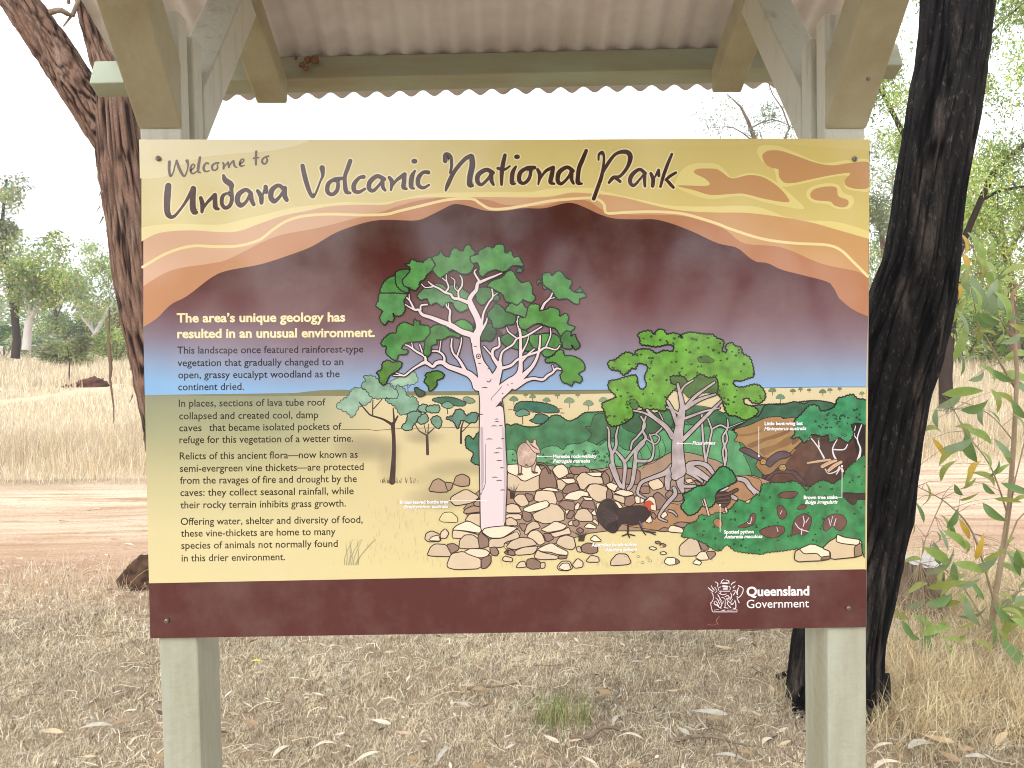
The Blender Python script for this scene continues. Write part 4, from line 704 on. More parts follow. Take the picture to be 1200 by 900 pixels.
# ================= ground =================
m_ground=D.materials.new('dry_earth_and_litter'); m_ground.use_nodes=True
def _g():
    nt=m_ground.node_tree; L=nt.links.new; p=nt.nodes['Principled BSDF']; p.inputs['Roughness'].default_value=.95; p.inputs['Specular IOR Level'].default_value=.1
    a=N(nt,'Attribute',attribute_name='tint'); tc=N(nt,'TexCoord')
    def noi(s,d,sc=(1,1,1),ro=.65):
        mp=N(nt,'Mapping'); mp.inputs['Scale'].default_value=sc; L(tc.outputs['Object'],mp.inputs[0])
        n=N(nt,'TexNoise'); n.inputs['Scale'].default_value=s; n.inputs['Detail'].default_value=d; n.inputs['Roughness'].default_value=ro; L(mp.outputs[0],n.inputs['Vector']); return n
    n1=noi(1.3,10); n2=noi(38,8); n3=noi(2.2,8,(.35,4.5,1))
    def mixm(c,fac,col,lo,hi,am):
        mr=N(nt,'MapRange'); mr.inputs[1].default_value=lo; mr.inputs[2].default_value=hi; mr.inputs[4].default_value=am; L(fac,mr.inputs[0])
        mx=N(nt,'Mix',data_type='RGBA'); L(mr.outputs[0],mx.inputs[0]); L(c,mx.inputs[6]); mx.inputs[7].default_value=(*lin(col),1); return mx.outputs[2],mr
    c,_=mixm(a.outputs['Color'],n2.outputs['Fac'],(96,78,66),.5,.75,.6)
    c,_=mixm(c,n1.outputs['Fac'],(222,198,168),.5,.75,.35)
    # wheel streaks on the road only (mask in alpha)
    mr=N(nt,'MapRange'); mr.inputs[1].default_value=.47; mr.inputs[2].default_value=.68; mr.inputs[4].default_value=.9; L(n3.outputs['Fac'],mr.inputs[0])
    mu=N(nt,'Math',operation='MULTIPLY'); L(mr.outputs[0],mu.inputs[0]); L(a.outputs['Alpha'],mu.inputs[1])
    mx=N(nt,'Mix',data_type='RGBA'); L(mu.outputs[0],mx.inputs[0]); L(c,mx.inputs[6]); mx.inputs[7].default_value=(*lin((168,134,102)),1); L(mx.outputs[2],p.inputs['Base Color'])
    bp=N(nt,'Bump'); bp.inputs['Strength'].default_value=.8; bp.inputs['Distance'].default_value=.02; L(n2.outputs['Fac'],bp.inputs['Height']); L(bp.outputs[0],p.inputs['Normal'])
_g()
def zone(x,y):
    """0 mown litter, 1 road, 2 long grass, 3 far track"""
    wob=.35*np.sin(x*1.7)+.2*np.sin(x*4.1+1); wob2=.4*np.sin(x*.9+2)+.25*np.sin(x*2.7)
    r0=5.15+.05*x+wob*.45-.3*np.clip(-x-.8,0,1); r1=8.9+.05*x+wob2*.5
    z=np.where(y<r0,0,np.where(y<r1,1,2)); ty=27.5+1.05*x
    z=np.where((np.abs(x+11.6+.03*(y-17)+.25*np.sin(y*.8))<.6)&(y>15)&(y<27),3,z)
    return z,r0,r1
def groundmesh():
    parts=[]
    ys=np.concatenate([np.array([-600,-300,-150,-80,-50]),np.arange(-30,0,1.5),np.arange(0,12,.06),np.arange(12,30,.3),np.arange(30,90,2.5),np.array([95,110,140,200,320,600])])
    xs=np.concatenate([np.array([-600,-300,-150]),np.arange(-90,-14,4),np.arange(-14,-5,.5),np.arange(-5,5,.06),np.arange(5,14,.5),np.arange(14,91,4),np.array([150,300,600])])
    X,Y=np.meshgrid(xs,ys); Z_=gz(X,Y); z,r0,r1=zone(X,Y)
    fine=(np.abs(X)<5.2)&(Y>0)&(Y<12); rg=np.random.default_rng(3)
    Z_=Z_+np.where(fine&(z!=1),rg.normal(0,.006,X.shape),0)+np.where(fine&(z==1),rg.normal(0,.002,X.shape),0)
    C=np.zeros(X.shape+(4,),np.float32)
    cols=np.array([lin((166,148,124)),lin((230,204,176)),lin((206,188,158)),lin((218,196,164))]); C[...,:3]=cols[z]
    # soften the road edge, darker wheel tracks of packed soil
    t=np.clip((Y-(r0-.5))/1.0,0,1)[...,None]; e=np.clip(((r1+.4)-Y)/.8,0,1)[...,None]
    m=(t*e)*(Y<12)[...,None]; C[...,:3]=np.where((Y<12)[...,None],cols[0 if False else np.where(Y>8.9,2,0)]*(1-m)+cols[1]*m,C[...,:3])
    for yc,w,k in ((5.9,.35,.55),(6.35,.2,.3),(7.6,.35,.4)):
        g=(np.exp(-((Y-(yc+.05*X))/w)**2)*k*m[...,0])[...,None]; C[...,:3]=C[...,:3]*(1-g)+np.array(lin((172,138,114)))*g
    g=(np.clip((7.4-Y)/2.2,0,1)*m[...,0]*.75)[...,None]; C[...,:3]=C[...,:3]*(1-g)+np.array(lin((184,146,118)))*g  # near half browner: shade painted into the colour, along with rut soil
    C[...,3]=m[...,0]
    n=len(xs); V=np.stack([X,Y,Z_],-1).reshape(-1,3); j,i=np.meshgrid(np.arange(len(ys)-1),np.arange(n-1),indexing='ij')
    q=np.stack([j*n+i,j*n+i+1,(j+1)*n+i+1,(j+1)*n+i],-1).reshape(-1,4)
    return npmesh('ground',V,q,None,m_ground,C.reshape(-1,4),True)
tag(link('ground',groundmesh()),kind='structure')
m_blade=mat('dry_grass_blades',attr=True,rough=.8,spec=.15,trans=.25)
def blades(x,y,h,w,lean,cols,rg,base=None,curl=1.0):
    """numpy blades: one quad and one tip triangle each; lean 0 upright .. 1 lying"""
    n=len(x); z=gz(x,y) if base is None else base
    a=rg.uniform(0,2*np.pi,n); dx,dy=np.cos(a),np.sin(a); l=np.clip(lean,0,1.2)
    b=a+np.pi/2+rg.uniform(-.6,.6,n); wx,wy=np.cos(b)*w/2,np.sin(b)*w/2
    s1=np.sin(l*.7)*h*.5; c1=np.cos(l*.7)*h*.5; s2=np.sin(np.clip(l*1.5*curl,0,2.2))*h*.5; c2=np.cos(np.clip(l*1.5*curl,0,2.2))*h*.5
    b0=np.stack([x-wx,y-wy,z-.005],-1); b1=np.stack([x+wx,y+wy,z-.005],-1)
    mx,my,mz=x+dx*s1,y+dy*s1,z+c1
    m0=np.stack([mx-wx*.8,my-wy*.8,mz],-1); m1=np.stack([mx+wx*.8,my+wy*.8,mz+.0005],-1)
    k=rg.uniform(-.5,.5,n)*h*.5
    t=np.stack([mx+dx*s2-dy*k*l,my+dy*s2+dx*k*l,np.maximum(mz+c2,z+.002)],-1)
    V=np.stack([b0,b1,m1,m0,t],1).reshape(-1,3); o=np.arange(n)*5
    return V, np.stack([o,o+1,o+2,o+3],-1), np.stack([o+3,o+2,o+4],-1), np.repeat(cols,5,0)
def pick(rg,n,pal,j=.12,p=None):
    c=np.array([lin(q) for q in pal])[rg.choice(len(pal),n,p=p)]; return np.clip(c*(1+rg.normal(0,j,(n,1))),0,1)
def patch(x,y,f,s): return .5+.5*np.sin(x*f+1.3*np.sin(y*f*.8+s))*np.sin(y*f*1.1+1.1*np.sin(x*f*.7+s*2))
rg=np.random.default_rng(5)
STRAW=[(238,228,202),(224,210,180),(204,188,158),(248,240,220),(160,144,120),(216,200,174),(230,216,184),(128,110,94)]
# mown thatch in front of and below the sign
def thatch(n,x0,x1,y0,y1,hm,w,seed):
    rg=np.random.default_rng(seed); x=rg.uniform(x0,x1,n); y=rg.uniform(y0,y1,n)
    keep=np.abs(x)<.72*y+.9
    x,y=x[keep],y[keep]; d=patch(x,y,5.5,1.0)*.6+patch(x,y,13,2.0)*.4; z,r0,r1=zone(x,y)
    keep=(rg.uniform(0,1,len(x))<.35+.75*d)&(y<r0+rg.normal(0,.15,len(x))); x,y,d=x[keep],y[keep],d[keep]; n=len(x)
    h=hm*(.35+.9*d)*rg.lognormal(0,.35,n); return blades(x,y,h,w*rg.uniform(.6,1.3,n),rg.uniform(.75,1.2,n),pick(rg,n,STRAW,.16)*(.72+.5*patch(x,y,3.1,4)[:,None]*.6+.3*patch(x,y,19,5)[:,None]),rg)
a_=thatch(330000,-3.6,3.6,1.9,4.1,.046,.0021,1); b_=thatch(150000,-5,5,4.1,6.0,.058,.003,2)
V,q,t,c=merge([a_,b_]); tag(link('mown_dry_grass',npmesh('mown_dry_grass',V,q,t,m_blade,c)),'matted short dry grass covering the ground below the sign','dry grass',kind='stuff')
# loose straws lying flat over the thatch
rgq=np.random.default_rng(61); n=15000; x=rgq.uniform(-4.2,4.2,n); y=1.9+3.9*rgq.uniform(0,1,n)**1.3; k=(np.abs(x)<.72*y+.8)&(rgq.uniform(0,1,n)<.35+.8*patch(x,y,4.2,8)); x,y=x[k],y[k]; n=len(x)
Lh=rgq.uniform(.02,.075,n); th=rgq.uniform(0,6.28,n); bend=rgq.normal(0,.5,n); z0=gz(x,y)+rgq.uniform(.012,.05,n); wq=rgq.uniform(.0007,.0018,n); Vs=[]
for s in (-1,-.33,.33,1):
    a=th+bend*s; px_=x+np.cos(a)*Lh*s; py_=y+np.sin(a)*Lh*s; pz=z0+.012*(1-s*s)+rgq.normal(0,.004,n); Vs+= [np.stack([px_-np.sin(a)*wq,py_+np.cos(a)*wq,pz],-1),np.stack([px_+np.sin(a)*wq,py_-np.cos(a)*wq,pz+wq*.6],-1)]
V=np.stack(Vs,1).reshape(-1,3); o_=np.arange(n)*8; q=np.concatenate([np.stack([o_+2*i,o_+2*i+1,o_+2*i+3,o_+2*i+2],-1) for i in range(3)])
c=np.repeat(pick(rgq,n,[(244,232,204),(226,210,174),(206,186,150),(236,222,196),(176,156,126),(112,92,76),(140,120,100)],.1),8,0)
tag(link('loose_straw',npmesh('loose_straw',V,q,None,m_blade,c)),'loose pale straws lying over the dry thatch','straw',kind='stuff')
# scattered taller stalks and tufts
def tufts(spots,per,h,w,pal,seed,lean=(.05,.75),r=.07):
    rg=np.random.default_rng(seed); X=[];Y=[]
    for x,y,k in spots:
        m=int(per*k); X.append(rg.normal(x,r*k,m)); Y.append(rg.normal(y,r*k,m))
    x=np.concatenate(X); y=np.concatenate(Y); n=len(x)
    return blades(x,y,h*rg.uniform(.4,1.15,n),w*rg.uniform(.6,1.3,n),rg.uniform(*lean,n),pick(rg,n,pal,.13),rg,curl=.8)
GOLD=[(236,218,176),(222,200,156),(244,230,194),(204,182,142),(226,212,182),(172,150,118)]
sp=[]
for k in range(56):
    px=rng.uniform(1040,1290); py=rng.uniform(700,880); p=G(px,py); sp.append((p.x,p.y,rng.uniform(.6,1.2)))
for k in range(14):
    px=rng.uniform(1060,1290); py=rng.uniform(655,700); p=G(px,py); sp.append((p.x,p.y,rng.uniform(.7,1.3)))
g1=tufts(sp,230,.2,.0026,GOLD,21,(.5,1.3),.13)
sp=[(G(px,py).x,G(px,py).y,k) for px,py,k in [(rng.uniform(-60,165),rng.uniform(668,710),rng.uniform(.5,1)) for _ in range(26)]]
g2=tufts(sp,50,.17,.0026,STRAW,22,(.4,1.15),.16)
sp=[(rng.uniform(-4.5,4.5),rng.uniform(2.4,5.4),rng.uniform(.5,1)) for _ in range(150)]
g3=tufts(sp,26,.11,.0026,STRAW,23,(.2,1.1),.06)
sp=[(G(px,py).x,G(px,py).y,k) for px,py,k in [(rng.uniform(925,1050),rng.uniform(800,850),rng.uniform(.5,1)) for _ in range(12)]]
g4=tufts(sp,90,.13,.003,GOLD,24,(.2,1.0),.06)
V,q,t,c=merge([g1,g2,g3,g4]); tag(link('dry_grass_tufts',npmesh('dry_grass_tufts',V,q,t,m_blade,c)),'golden tangled tufts of dry grass around the stump and sapling','dry grass',kind='stuff')
# long pale grass beyond the road
PALE=[(236,222,192),(224,208,174),(210,192,162),(242,232,208),(200,184,162),(216,196,164),(190,172,154)]
def long_(n,y0,y1,h,w,seed,spread):
    rg=np.random.default_rng(seed); y=y0+(y1-y0)*rg.uniform(0,1,n)**1.0; x=rg.uniform(-1,1,n)*(y*.78+spread)
    d=patch(x,y,.9,3)*.6+patch(x,y,2.6,1)*.4; z,r0,r1=zone(x,y)
    k=(rg.uniform(0,1,n)<.4+.8*d)&(z!=3)&(y>r1+rg.normal(.1,.2,n)); x,y,d=x[k],y[k],d[k]; n=len(x)
    e=np.clip((y-(8.9+.05*x))/1.2,.3,1)
    hh=h*(.45+.7*d)*rg.uniform(.5,1.2,n)*e*np.where((x<-6)&(y>12.5)&(y<25)&(x>-16),.32,1); c=pick(rg,n,PALE,.1); c=c*(.86+.2*d[:,None]); return blades(x,y,hh,w*rg.uniform(.6,1.3,n),rg.uniform(.05,.75,n),c,rg,curl=.8)
V,q,t,c=merge([long_(70000,8.6,13,.5,.007,31,2),long_(60000,13,22,.55,.013,32,3),long_(52000,22,42,.6,.03,33,5),long_(36000,42,85,.7,.07,34,8)])
tag(link('long_pale_grass',npmesh('long_pale_grass',V,q,t,m_blade,c)),'long straw coloured grass growing beyond the dirt road','dry grass',kind='stuff')
# a few bent stalks of tall grass against the road
rgs=np.random.default_rng(9); parts=[]
def stalk(path,w0,col,m,name=None):
    pts=spline([tuple(p)+(w0,) for p in path],.0001,False) if False else path
    return tube(pts,[w0*(1-.75*i/(len(pts)-1)) for i in range(len(pts))],4,col)
def tube(pts, rad, seg=8, col=(.5,.4,.3), nfun=None):
    """tapered tube through 3D points, parallel-transport frame"""
    pts=np.asarray(pts,float); n=len(pts); T=np.gradient(pts,axis=0); T/=np.linalg.norm(T,axis=1)[:,None]+1e-9
    u=np.cross(T[0],[0.31,.95,.05]); u/=np.linalg.norm(u); V=[]
    ang=np.arange(seg)*2*np.pi/seg
    for i in range(n):
        u=u-T[i]*np.dot(u,T[i]); u/=np.linalg.norm(u)+1e-9; v=np.cross(T[i],u)
        r=rad[i] if nfun is None else rad[i]*nfun(i/(n-1),ang,pts[i])
        r=np.broadcast_to(r,ang.shape); V.append(pts[i]+(np.cos(ang)*r)[:,None]*u+(np.sin(ang)*r)[:,None]*v)
    V=np.concatenate(V); i,j=np.meshgrid(np.arange(n-1),np.arange(seg),indexing='ij'); jj=(j+1)%seg
    q=np.stack([i*seg+j,i*seg+jj,(i+1)*seg+jj,(i+1)*seg+j],-1).reshape(-1,4)
    return V,q,None,np.repeat(np.array([col]),len(V),0)
for k in range(30):
    px=rgs.uniform(-20,165) if k<16 else rgs.uniform(1035,1230); py=rgs.uniform(668,720) if k<16 else rgs.uniform(690,790); p=G(px,py); h=rgs.uniform(.22,.42); d=rgs.uniform(-1,1)*.3; e=rgs.uniform(-.1,.1)
    parts.append(tube([p+Vector((d*t*t,e*t,h*(t-.25*t*t)))  for t in np.linspace(0,1,8)],np.linspace(.0014,.0006,8),4,lin((222,204,164))))
V,q,t,c=merge(parts); tag(link('tall_grass_stalks',npmesh('tall_grass_stalks',V,q,t,m_blade,c)),'single bent straw stalks standing along the near edge of the road','dry grass',kind='stuff')
# the green tuft below the sign
gt=G(664,846); sp=[(gt.x+rng.normal(0,.05),gt.y+rng.normal(0,.04),.5) for _ in range(13)]
V,q,t,c=tufts(sp,24,.14,.0034,[(124,148,76),(144,166,92),(104,130,66),(190,182,130),(204,188,146)],41,(.05,.75),.06)
tag(link('green_grass_tuft',npmesh('green_grass_tuft',V,q,t,m_blade,c)),'small fresh green grass tuft in the dry thatch below the middle of the sign','grass tuft')
# ---------------- fallen leaves ----------------
m_leaf_dry=[mat('fallen_leaf_'+n_,lin(c_),.7,.25,var=lin(v_),scale=(40,40,40),amount=.7,bump=.3,bscale=120) for n_,c_,v_ in (('bleached',(226,214,192),(190,168,140)),('tan',(214,190,154),(176,148,116)),('grey',(196,188,172),(152,142,126)),('brown',(172,146,112),(134,110,84)),('yellow',(222,204,80),(190,170,70)))]
def leafmesh(name,m,L_=.09,W_=.02,curl=.3,twist=.4,sick=.15,seg=7,fold=.12):
    """lance-shaped gum leaf, curved, with a folded midrib"""
    V=[];F_=[]
    for i in range(seg+1):
        t=i/seg; wd=W_*.5*(math.sin(math.pi*min(t**.8,1))**.8 if 0<t<1 else .03); x=L_*(t-.5); y=sick*L_*math.sin(math.pi*t); z=curl*L_*(1-(2*t-1)**2)*.5
        a=twist*(t-.5)
        for s in (-1,0,1): V.append((x, y+s*wd*math.cos(a), z+s*wd*math.sin(a)+abs(s)*fold*wd*2))
    for i in range(seg):
        for k in (0,1): F_.append((i*3+k,i*3+k+1,i*3+k+4,i*3+k+3))
    return mesh(name,V,F_,m,True)
lv=[leafmesh('fallen_leaf',m_leaf_dry[i%4],L_,W_,cu,tw,si) for i,(L_,W_,cu,tw,si) in enumerate(((.085,.019,.1,.9,.08),(.07,.017,-.1,1.2,.14),(.1,.02,.14,.7,.05),(.06,.022,.08,1.6,.04),(.09,.016,.18,1.0,.16),(.075,.024,-.06,.8,.07),(.055,.018,.12,1.3,.12),(.065,.02,.1,1.2,.1)))]
# leaves seen one by one in the photograph: x, y, length factor, heading
seen=[(32,803,1,.6),(60,862,1.1,.1),(110,858,1.2,0),(140,852,.8,.8),(166,872,1.1,1.2),(48,760,.7,.2),(15,845,.7,0),(100,800,.6,2),(152,838,.6,.4),(185,852,.6,0),(30,735,.6,1),(120,735,.7,2.4),(165,722,.8,.7),(100,892,.9,0),(185,893,1,.2),
 (290,851,1.2,2.8),(330,885,1,1.2),(300,792,.8,0),(317,800,.5,.2),(275,760,.6,.4),(380,880,.9,.3),(345,760,.6,1),(385,812,.6,2),
 (412,765,.7,2.2),(421,764,.6,1.0),(455,768,.7,.1),(470,742,.5,.5),(500,760,.5,0),(505,793,.6,.2),(535,772,.7,1),(541,829,1.2,2.6),(560,813,1.2,.4),(445,850,1.1,2.8),(470,862,1,2.7),(405,785,.6,1.5),(585,838,.5,1),(600,800,.6,.3),(618,778,.6,.1),(655,778,.8,3.0),(622,830,.5,1),(646,870,.9,2.3),(672,873,.8,.4),(706,815,1.3,2.6),(705,754,1.1,2.5),(715,775,.7,.8),(680,768,.6,1.4),(745,780,.8,.2),(755,790,.6,.3),(625,837,.7,0),(560,905,1,.3),(520,890,.9,1),(630,893,.9,.2),(740,870,1,.1),
 (843,759,1.5,2.8),(870,753,.9,0),(800,762,.8,.5),(776,785,.6,2),(760,774,.6,1),(830,840,1.4,2.5),(835,848,1.2,.1),(876,842,1.0,.2),(885,838,.9,2),(800,860,1.1,2.3),(872,888,1.2,.3),(900,873,.9,1.0),(920,876,.8,.4),(856,893,1.0,0),(800,845,.6,1.5),(860,780,.6,.3),(785,812,1,2.6),(890,780,1.2,.5),(915,752,.6,.1),(930,745,.5,.3),(905,810,.7,1.4),(722,848,.7,1),(745,905,1.1,.2),(690,895,.8,2.4),(600,870,.7,2),(575,860,.6,.5),(480,895,1,.1),(430,893,1.1,.6),
 (1095,868,1.6,2.4),(1080,880,1.5,.5),(1110,890,1.4,1.9),(1060,850,1.1,2.0),(1055,815,1.0,1.4),(1050,835,.9,2.2),(1130,885,1.2,.2),(1035,880,1,.4),(1175,870,1.2,.7),(1150,895,1.1,0),(1025,795,1.1,1.2),(1040,905,1.2,.3),(995,920,1,.4),(210,905,1,.3),(235,840,.8,.1),
 (150,640,1,.1),(135,632,.8,.3),(160,520,2,.1),(60,562,1.6,.1),(30,585,1.5,.4),(110,598,1.5,.2),(75,612,1.3,.1),(1130,640,1,.1),(1175,610,1.2,.2)]
first={}
LAB='dry curled eucalyptus leaf lying on the ground near the sign'
for k,(px,py,s,h) in enumerate(seen):
    me=lv[(k*5)%8 if k%7 else 3]; p=G(px,py,.03) if py>690 else G(px,py,.0)
    o=link('fallen_leaf',me); o.location=p+Vector((0,0,.045 if py>690 else .01)); o.rotation_euler=(random.uniform(-.22,.22),random.uniform(-.2,.2),h+random.uniform(-.2,.2)); s=s*1.18; o.scale=(s,s,s)
    i_=lv.index(me)%4; tone=('bleached cream','pale tan','silvery grey','light brown')[i_]; size='long' if s>1.1 else 'small' if s<.7 else 'mid-sized'
    pl=('beside the dark log' if py<690 and px<600 else 'on the dirt road at right' if py<690 else 'left of the left post' if px<186 else 'right of the left post' if px<400 else 'left of the green tuft' if px<620 else 'by the green tuft' if px<710 else 'left of the right post' if px<945 else 'right of the right post')
    row=('far back' if py<770 else 'midway back' if py<830 else 'near the front'); hd_=('crosswise' if abs(math.sin(h))<.4 else 'pointing away' if abs(math.sin(h))>.85 else 'slantwise')
    tag(o,f'{size} {tone} leaf {hd_}, {row} {pl}' if py>=690 else f'{size} {tone} leaf {hd_}, {pl}','leaf','fallen eucalyptus leaves')
yl=leafmesh('fallen_leaf',m_leaf_dry[4],.05,.018,.2,.5,.1); o=link('fallen_leaf',yl); o.location=G(301,788)+Vector((0,0,.05)); o.rotation_euler=(.2,.1,.3); tag(o,'small bright yellow fallen leaf just right of the left sign post','leaf')
# finer litter: leaf flakes nobody could count
rg=np.random.default_rng(77); n=3200; x=rg.uniform(-4.5,4.5,n); y=1.9+rg.uniform(0,1,n)**1.2*4.0; k=np.abs(x)<.75*y+.8; x,y=x[k],y[k]; n=len(x); z=gz(x,y)+rg.uniform(.008,.045,n)
a=rg.uniform(0,6.28,n); L1=rg.uniform(.008,.03,n); W1=L1*rg.uniform(.15,.4,n); dx,dy=np.cos(a)*L1,np.sin(a)*L1; wx,wy=-np.sin(a)*W1,np.cos(a)*W1; tl=rg.uniform(-.5,.5,n)*L1
V=np.stack([np.stack([x-dx,y-dy,z-tl],-1),np.stack([x+wx,y+wy,z+W1*.4],-1),np.stack([x+dx,y+dy,z+tl],-1),np.stack([x-wx,y-wy,z],-1)],1).reshape(-1,3); o_=np.arange(n)*4
q=np.stack([o_,o_+1,o_+2,o_+3],-1); c=np.repeat(pick(rg,n,[(240,230,214),(214,198,176),(190,168,146),(150,128,112),(226,214,200),(104,88,78)],.12),4,0)
tag(link('leaf_litter',npmesh('leaf_litter',V,q,None,m_blade,c)),'fine flakes of pale leaf litter lying in the dry grass','leaf litter',kind='stuff')
# ---------------- sticks, stump, mounds ----------------
m_stick=mat('grey_dead_wood',lin((150,132,114)),.9,.1,var=lin((96,80,68)),scale=(30,30,30),bump=.5,bscale=80)
m_char=mat('charcoal_stick',lin((40,37,36)),.85,.2,var=lin((80,72,66)),scale=(30,30,30),bump=.5,bscale=80)
def stick(pp,r,m,label,cat='stick'):
    pts=[]
    P3=[G(*q)+Vector((0,0,.03)) for q in pp]
    s3=spline([tuple(p) for p in P3],.02); P4=[Vector(p)+noise.noise_vector(Vector(p)*9)*.008 for p in s3]
    V,q,t,c=tube(P4,[r*(1-.6*i/(len(P4)-1)) for i in range(len(P4))],7)
    tag(link('fallen_stick',npmesh('fallen_stick',V,q,None,m,smooth=True)),label,cat)
stick([(668,873),(690,872),(712,860),(740,868)],.011,m_stick,'short pale stick lying beside the green grass tuft')
stick([(548,816),(580,812),(605,808)],.008,m_stick,'thin grey twig on the dry grass left of the green tuft')
stick([(785,876),(828,872),(880,884)],.009,m_stick,'crooked dead twig lying in front of the right post')
stick([(868,744),(895,744),(925,741)],.008,m_stick,'grey twig lying just below the right end of the sign')
stick([(912,802),(928,794),(945,786)],.014,m_char,'charred stub of wood at the foot of the blackened trunk')
stick([(1130,868),(1165,862),(1215,858)],.022,m_stick,'thick grey branch half buried in golden grass at bottom right')
# cut stump
m_stump=mat('weathered_stump_side',lin((166,146,124)),.95,.1,var=lin((78,62,52)),scale=(40,40,5),amount=.9,bump=.9,bscale=50)
m_stumptop=mat('grey_cut_wood',lin((206,200,192)),.9,.1,var=lin((150,140,130)),scale=(50,8,8),bump=.4,bscale=60)
sb=G(1075,718); st=empty('tree_stump',sb,'weathered cut tree stump with pale grey top behind the sapling','stump')
def stumpside():
    R=.135; H=.3; V=[];n=48;m=14
    for j in range(m+1):
        for i in range(n):
            a=2*math.pi*i/n; t=j/m; f=noise.noise(Vector((math.cos(a)*5,math.sin(a)*5,t*1.2)))*.022+noise.noise(Vector((math.cos(a)*14,math.sin(a)*14,t*2)))*.012
            r=R*(1.22-.3*t**.5)+f; V.append((r*math.cos(a),r*math.sin(a),-.08+t*(H+.08)+.02*math.cos(a*2)*t))
    F_=[(j*n+i,j*n+(i+1)%n,(j+1)*n+(i+1)%n,(j+1)*n+i) for j in range(m) for i in range(n)]
    top=[V[m*n+i] for i in range(n)]
    link('bark',mesh('bark',V,F_,m_stump,True),st)
    tp=[(x*.99,y*.99,z+.002) for x,y,z in top]; c=(0,0,H+.005); ring=[(x*.5,y*.5,H+.012*noise.noise(Vector((x*20,y*20,3)))+.004) for x,y,z in top]
    link('cut_top',mesh('cut_top',tp+ring+[c],[(i,(i+1)%n,n+(i+1)%n,n+i) for i in range(n)]+[(n+i,n+(i+1)%n,2*n) for i in range(n)],m_stumptop),st)
stumpside()
# dark broken log beside the left edge of the sign
m_log=mat('dark_rotten_log',lin((104,80,64)),.95,.1,var=lin((52,40,34)),scale=(14,14,14),amount=.9,bump=1,bscale=30)
def lump(name,loc,r,m,label,cat,seed,flat=(1,1,1)):
    bm=bmesh.new(); bmesh.ops.create_icosphere(bm,subdivisions=4,radius=1)
    for v in bm.verts:
        d=v.co.normalized(); k=1+.35*noise.noise(d*1.7+Vector((seed,0,0)))+.22*noise.noise(d*4+Vector((seed,3,0)))+.12*noise.noise(d*11); v.co=Vector((d.x*flat[0],d.y*flat[1],d.z*flat[2]))*r*k
    me=D.meshes.new(name); bm.to_mesh(me); bm.free(); me.materials.append(m); me.polygons.foreach_set('use_smooth',[True]*len(me.polygons))
    o=link(name,me); o.location=loc; return tag(o,label,cat)
lump('broken_log',G(170,686)+Vector((.03,0,.05)),.13,m_log,'dark broken end of a rotten log beside the left edge of the sign','log',4,(1.2,.9,1.0))
m_mound=mat('dark_red_clods',lin((110,74,62)),.95,.1,var=lin((66,46,42)),scale=(3,3,3),amount=.9,bump=1,bscale=12)
for k,(px,py,r,l) in enumerate(((78,459,.2,'dark red clod of bulldozed earth, leftmost of the row beside the far track'),(93,456,.22,'dark red clod of earth in the middle of the row beside the far track'),(109,452,.28,'tallest dark red clod of earth, right end of the row by the far track'),(60,463,.13,'small dark clod of earth trailing left of the row beside the far track'))):
    p=P(px,py,25.5); o=lump('earth_clod',p,r,m_mound,l,'earth clod',k*3+1,(1.5,1,.9)); o['group']='earth clods beside the far track'
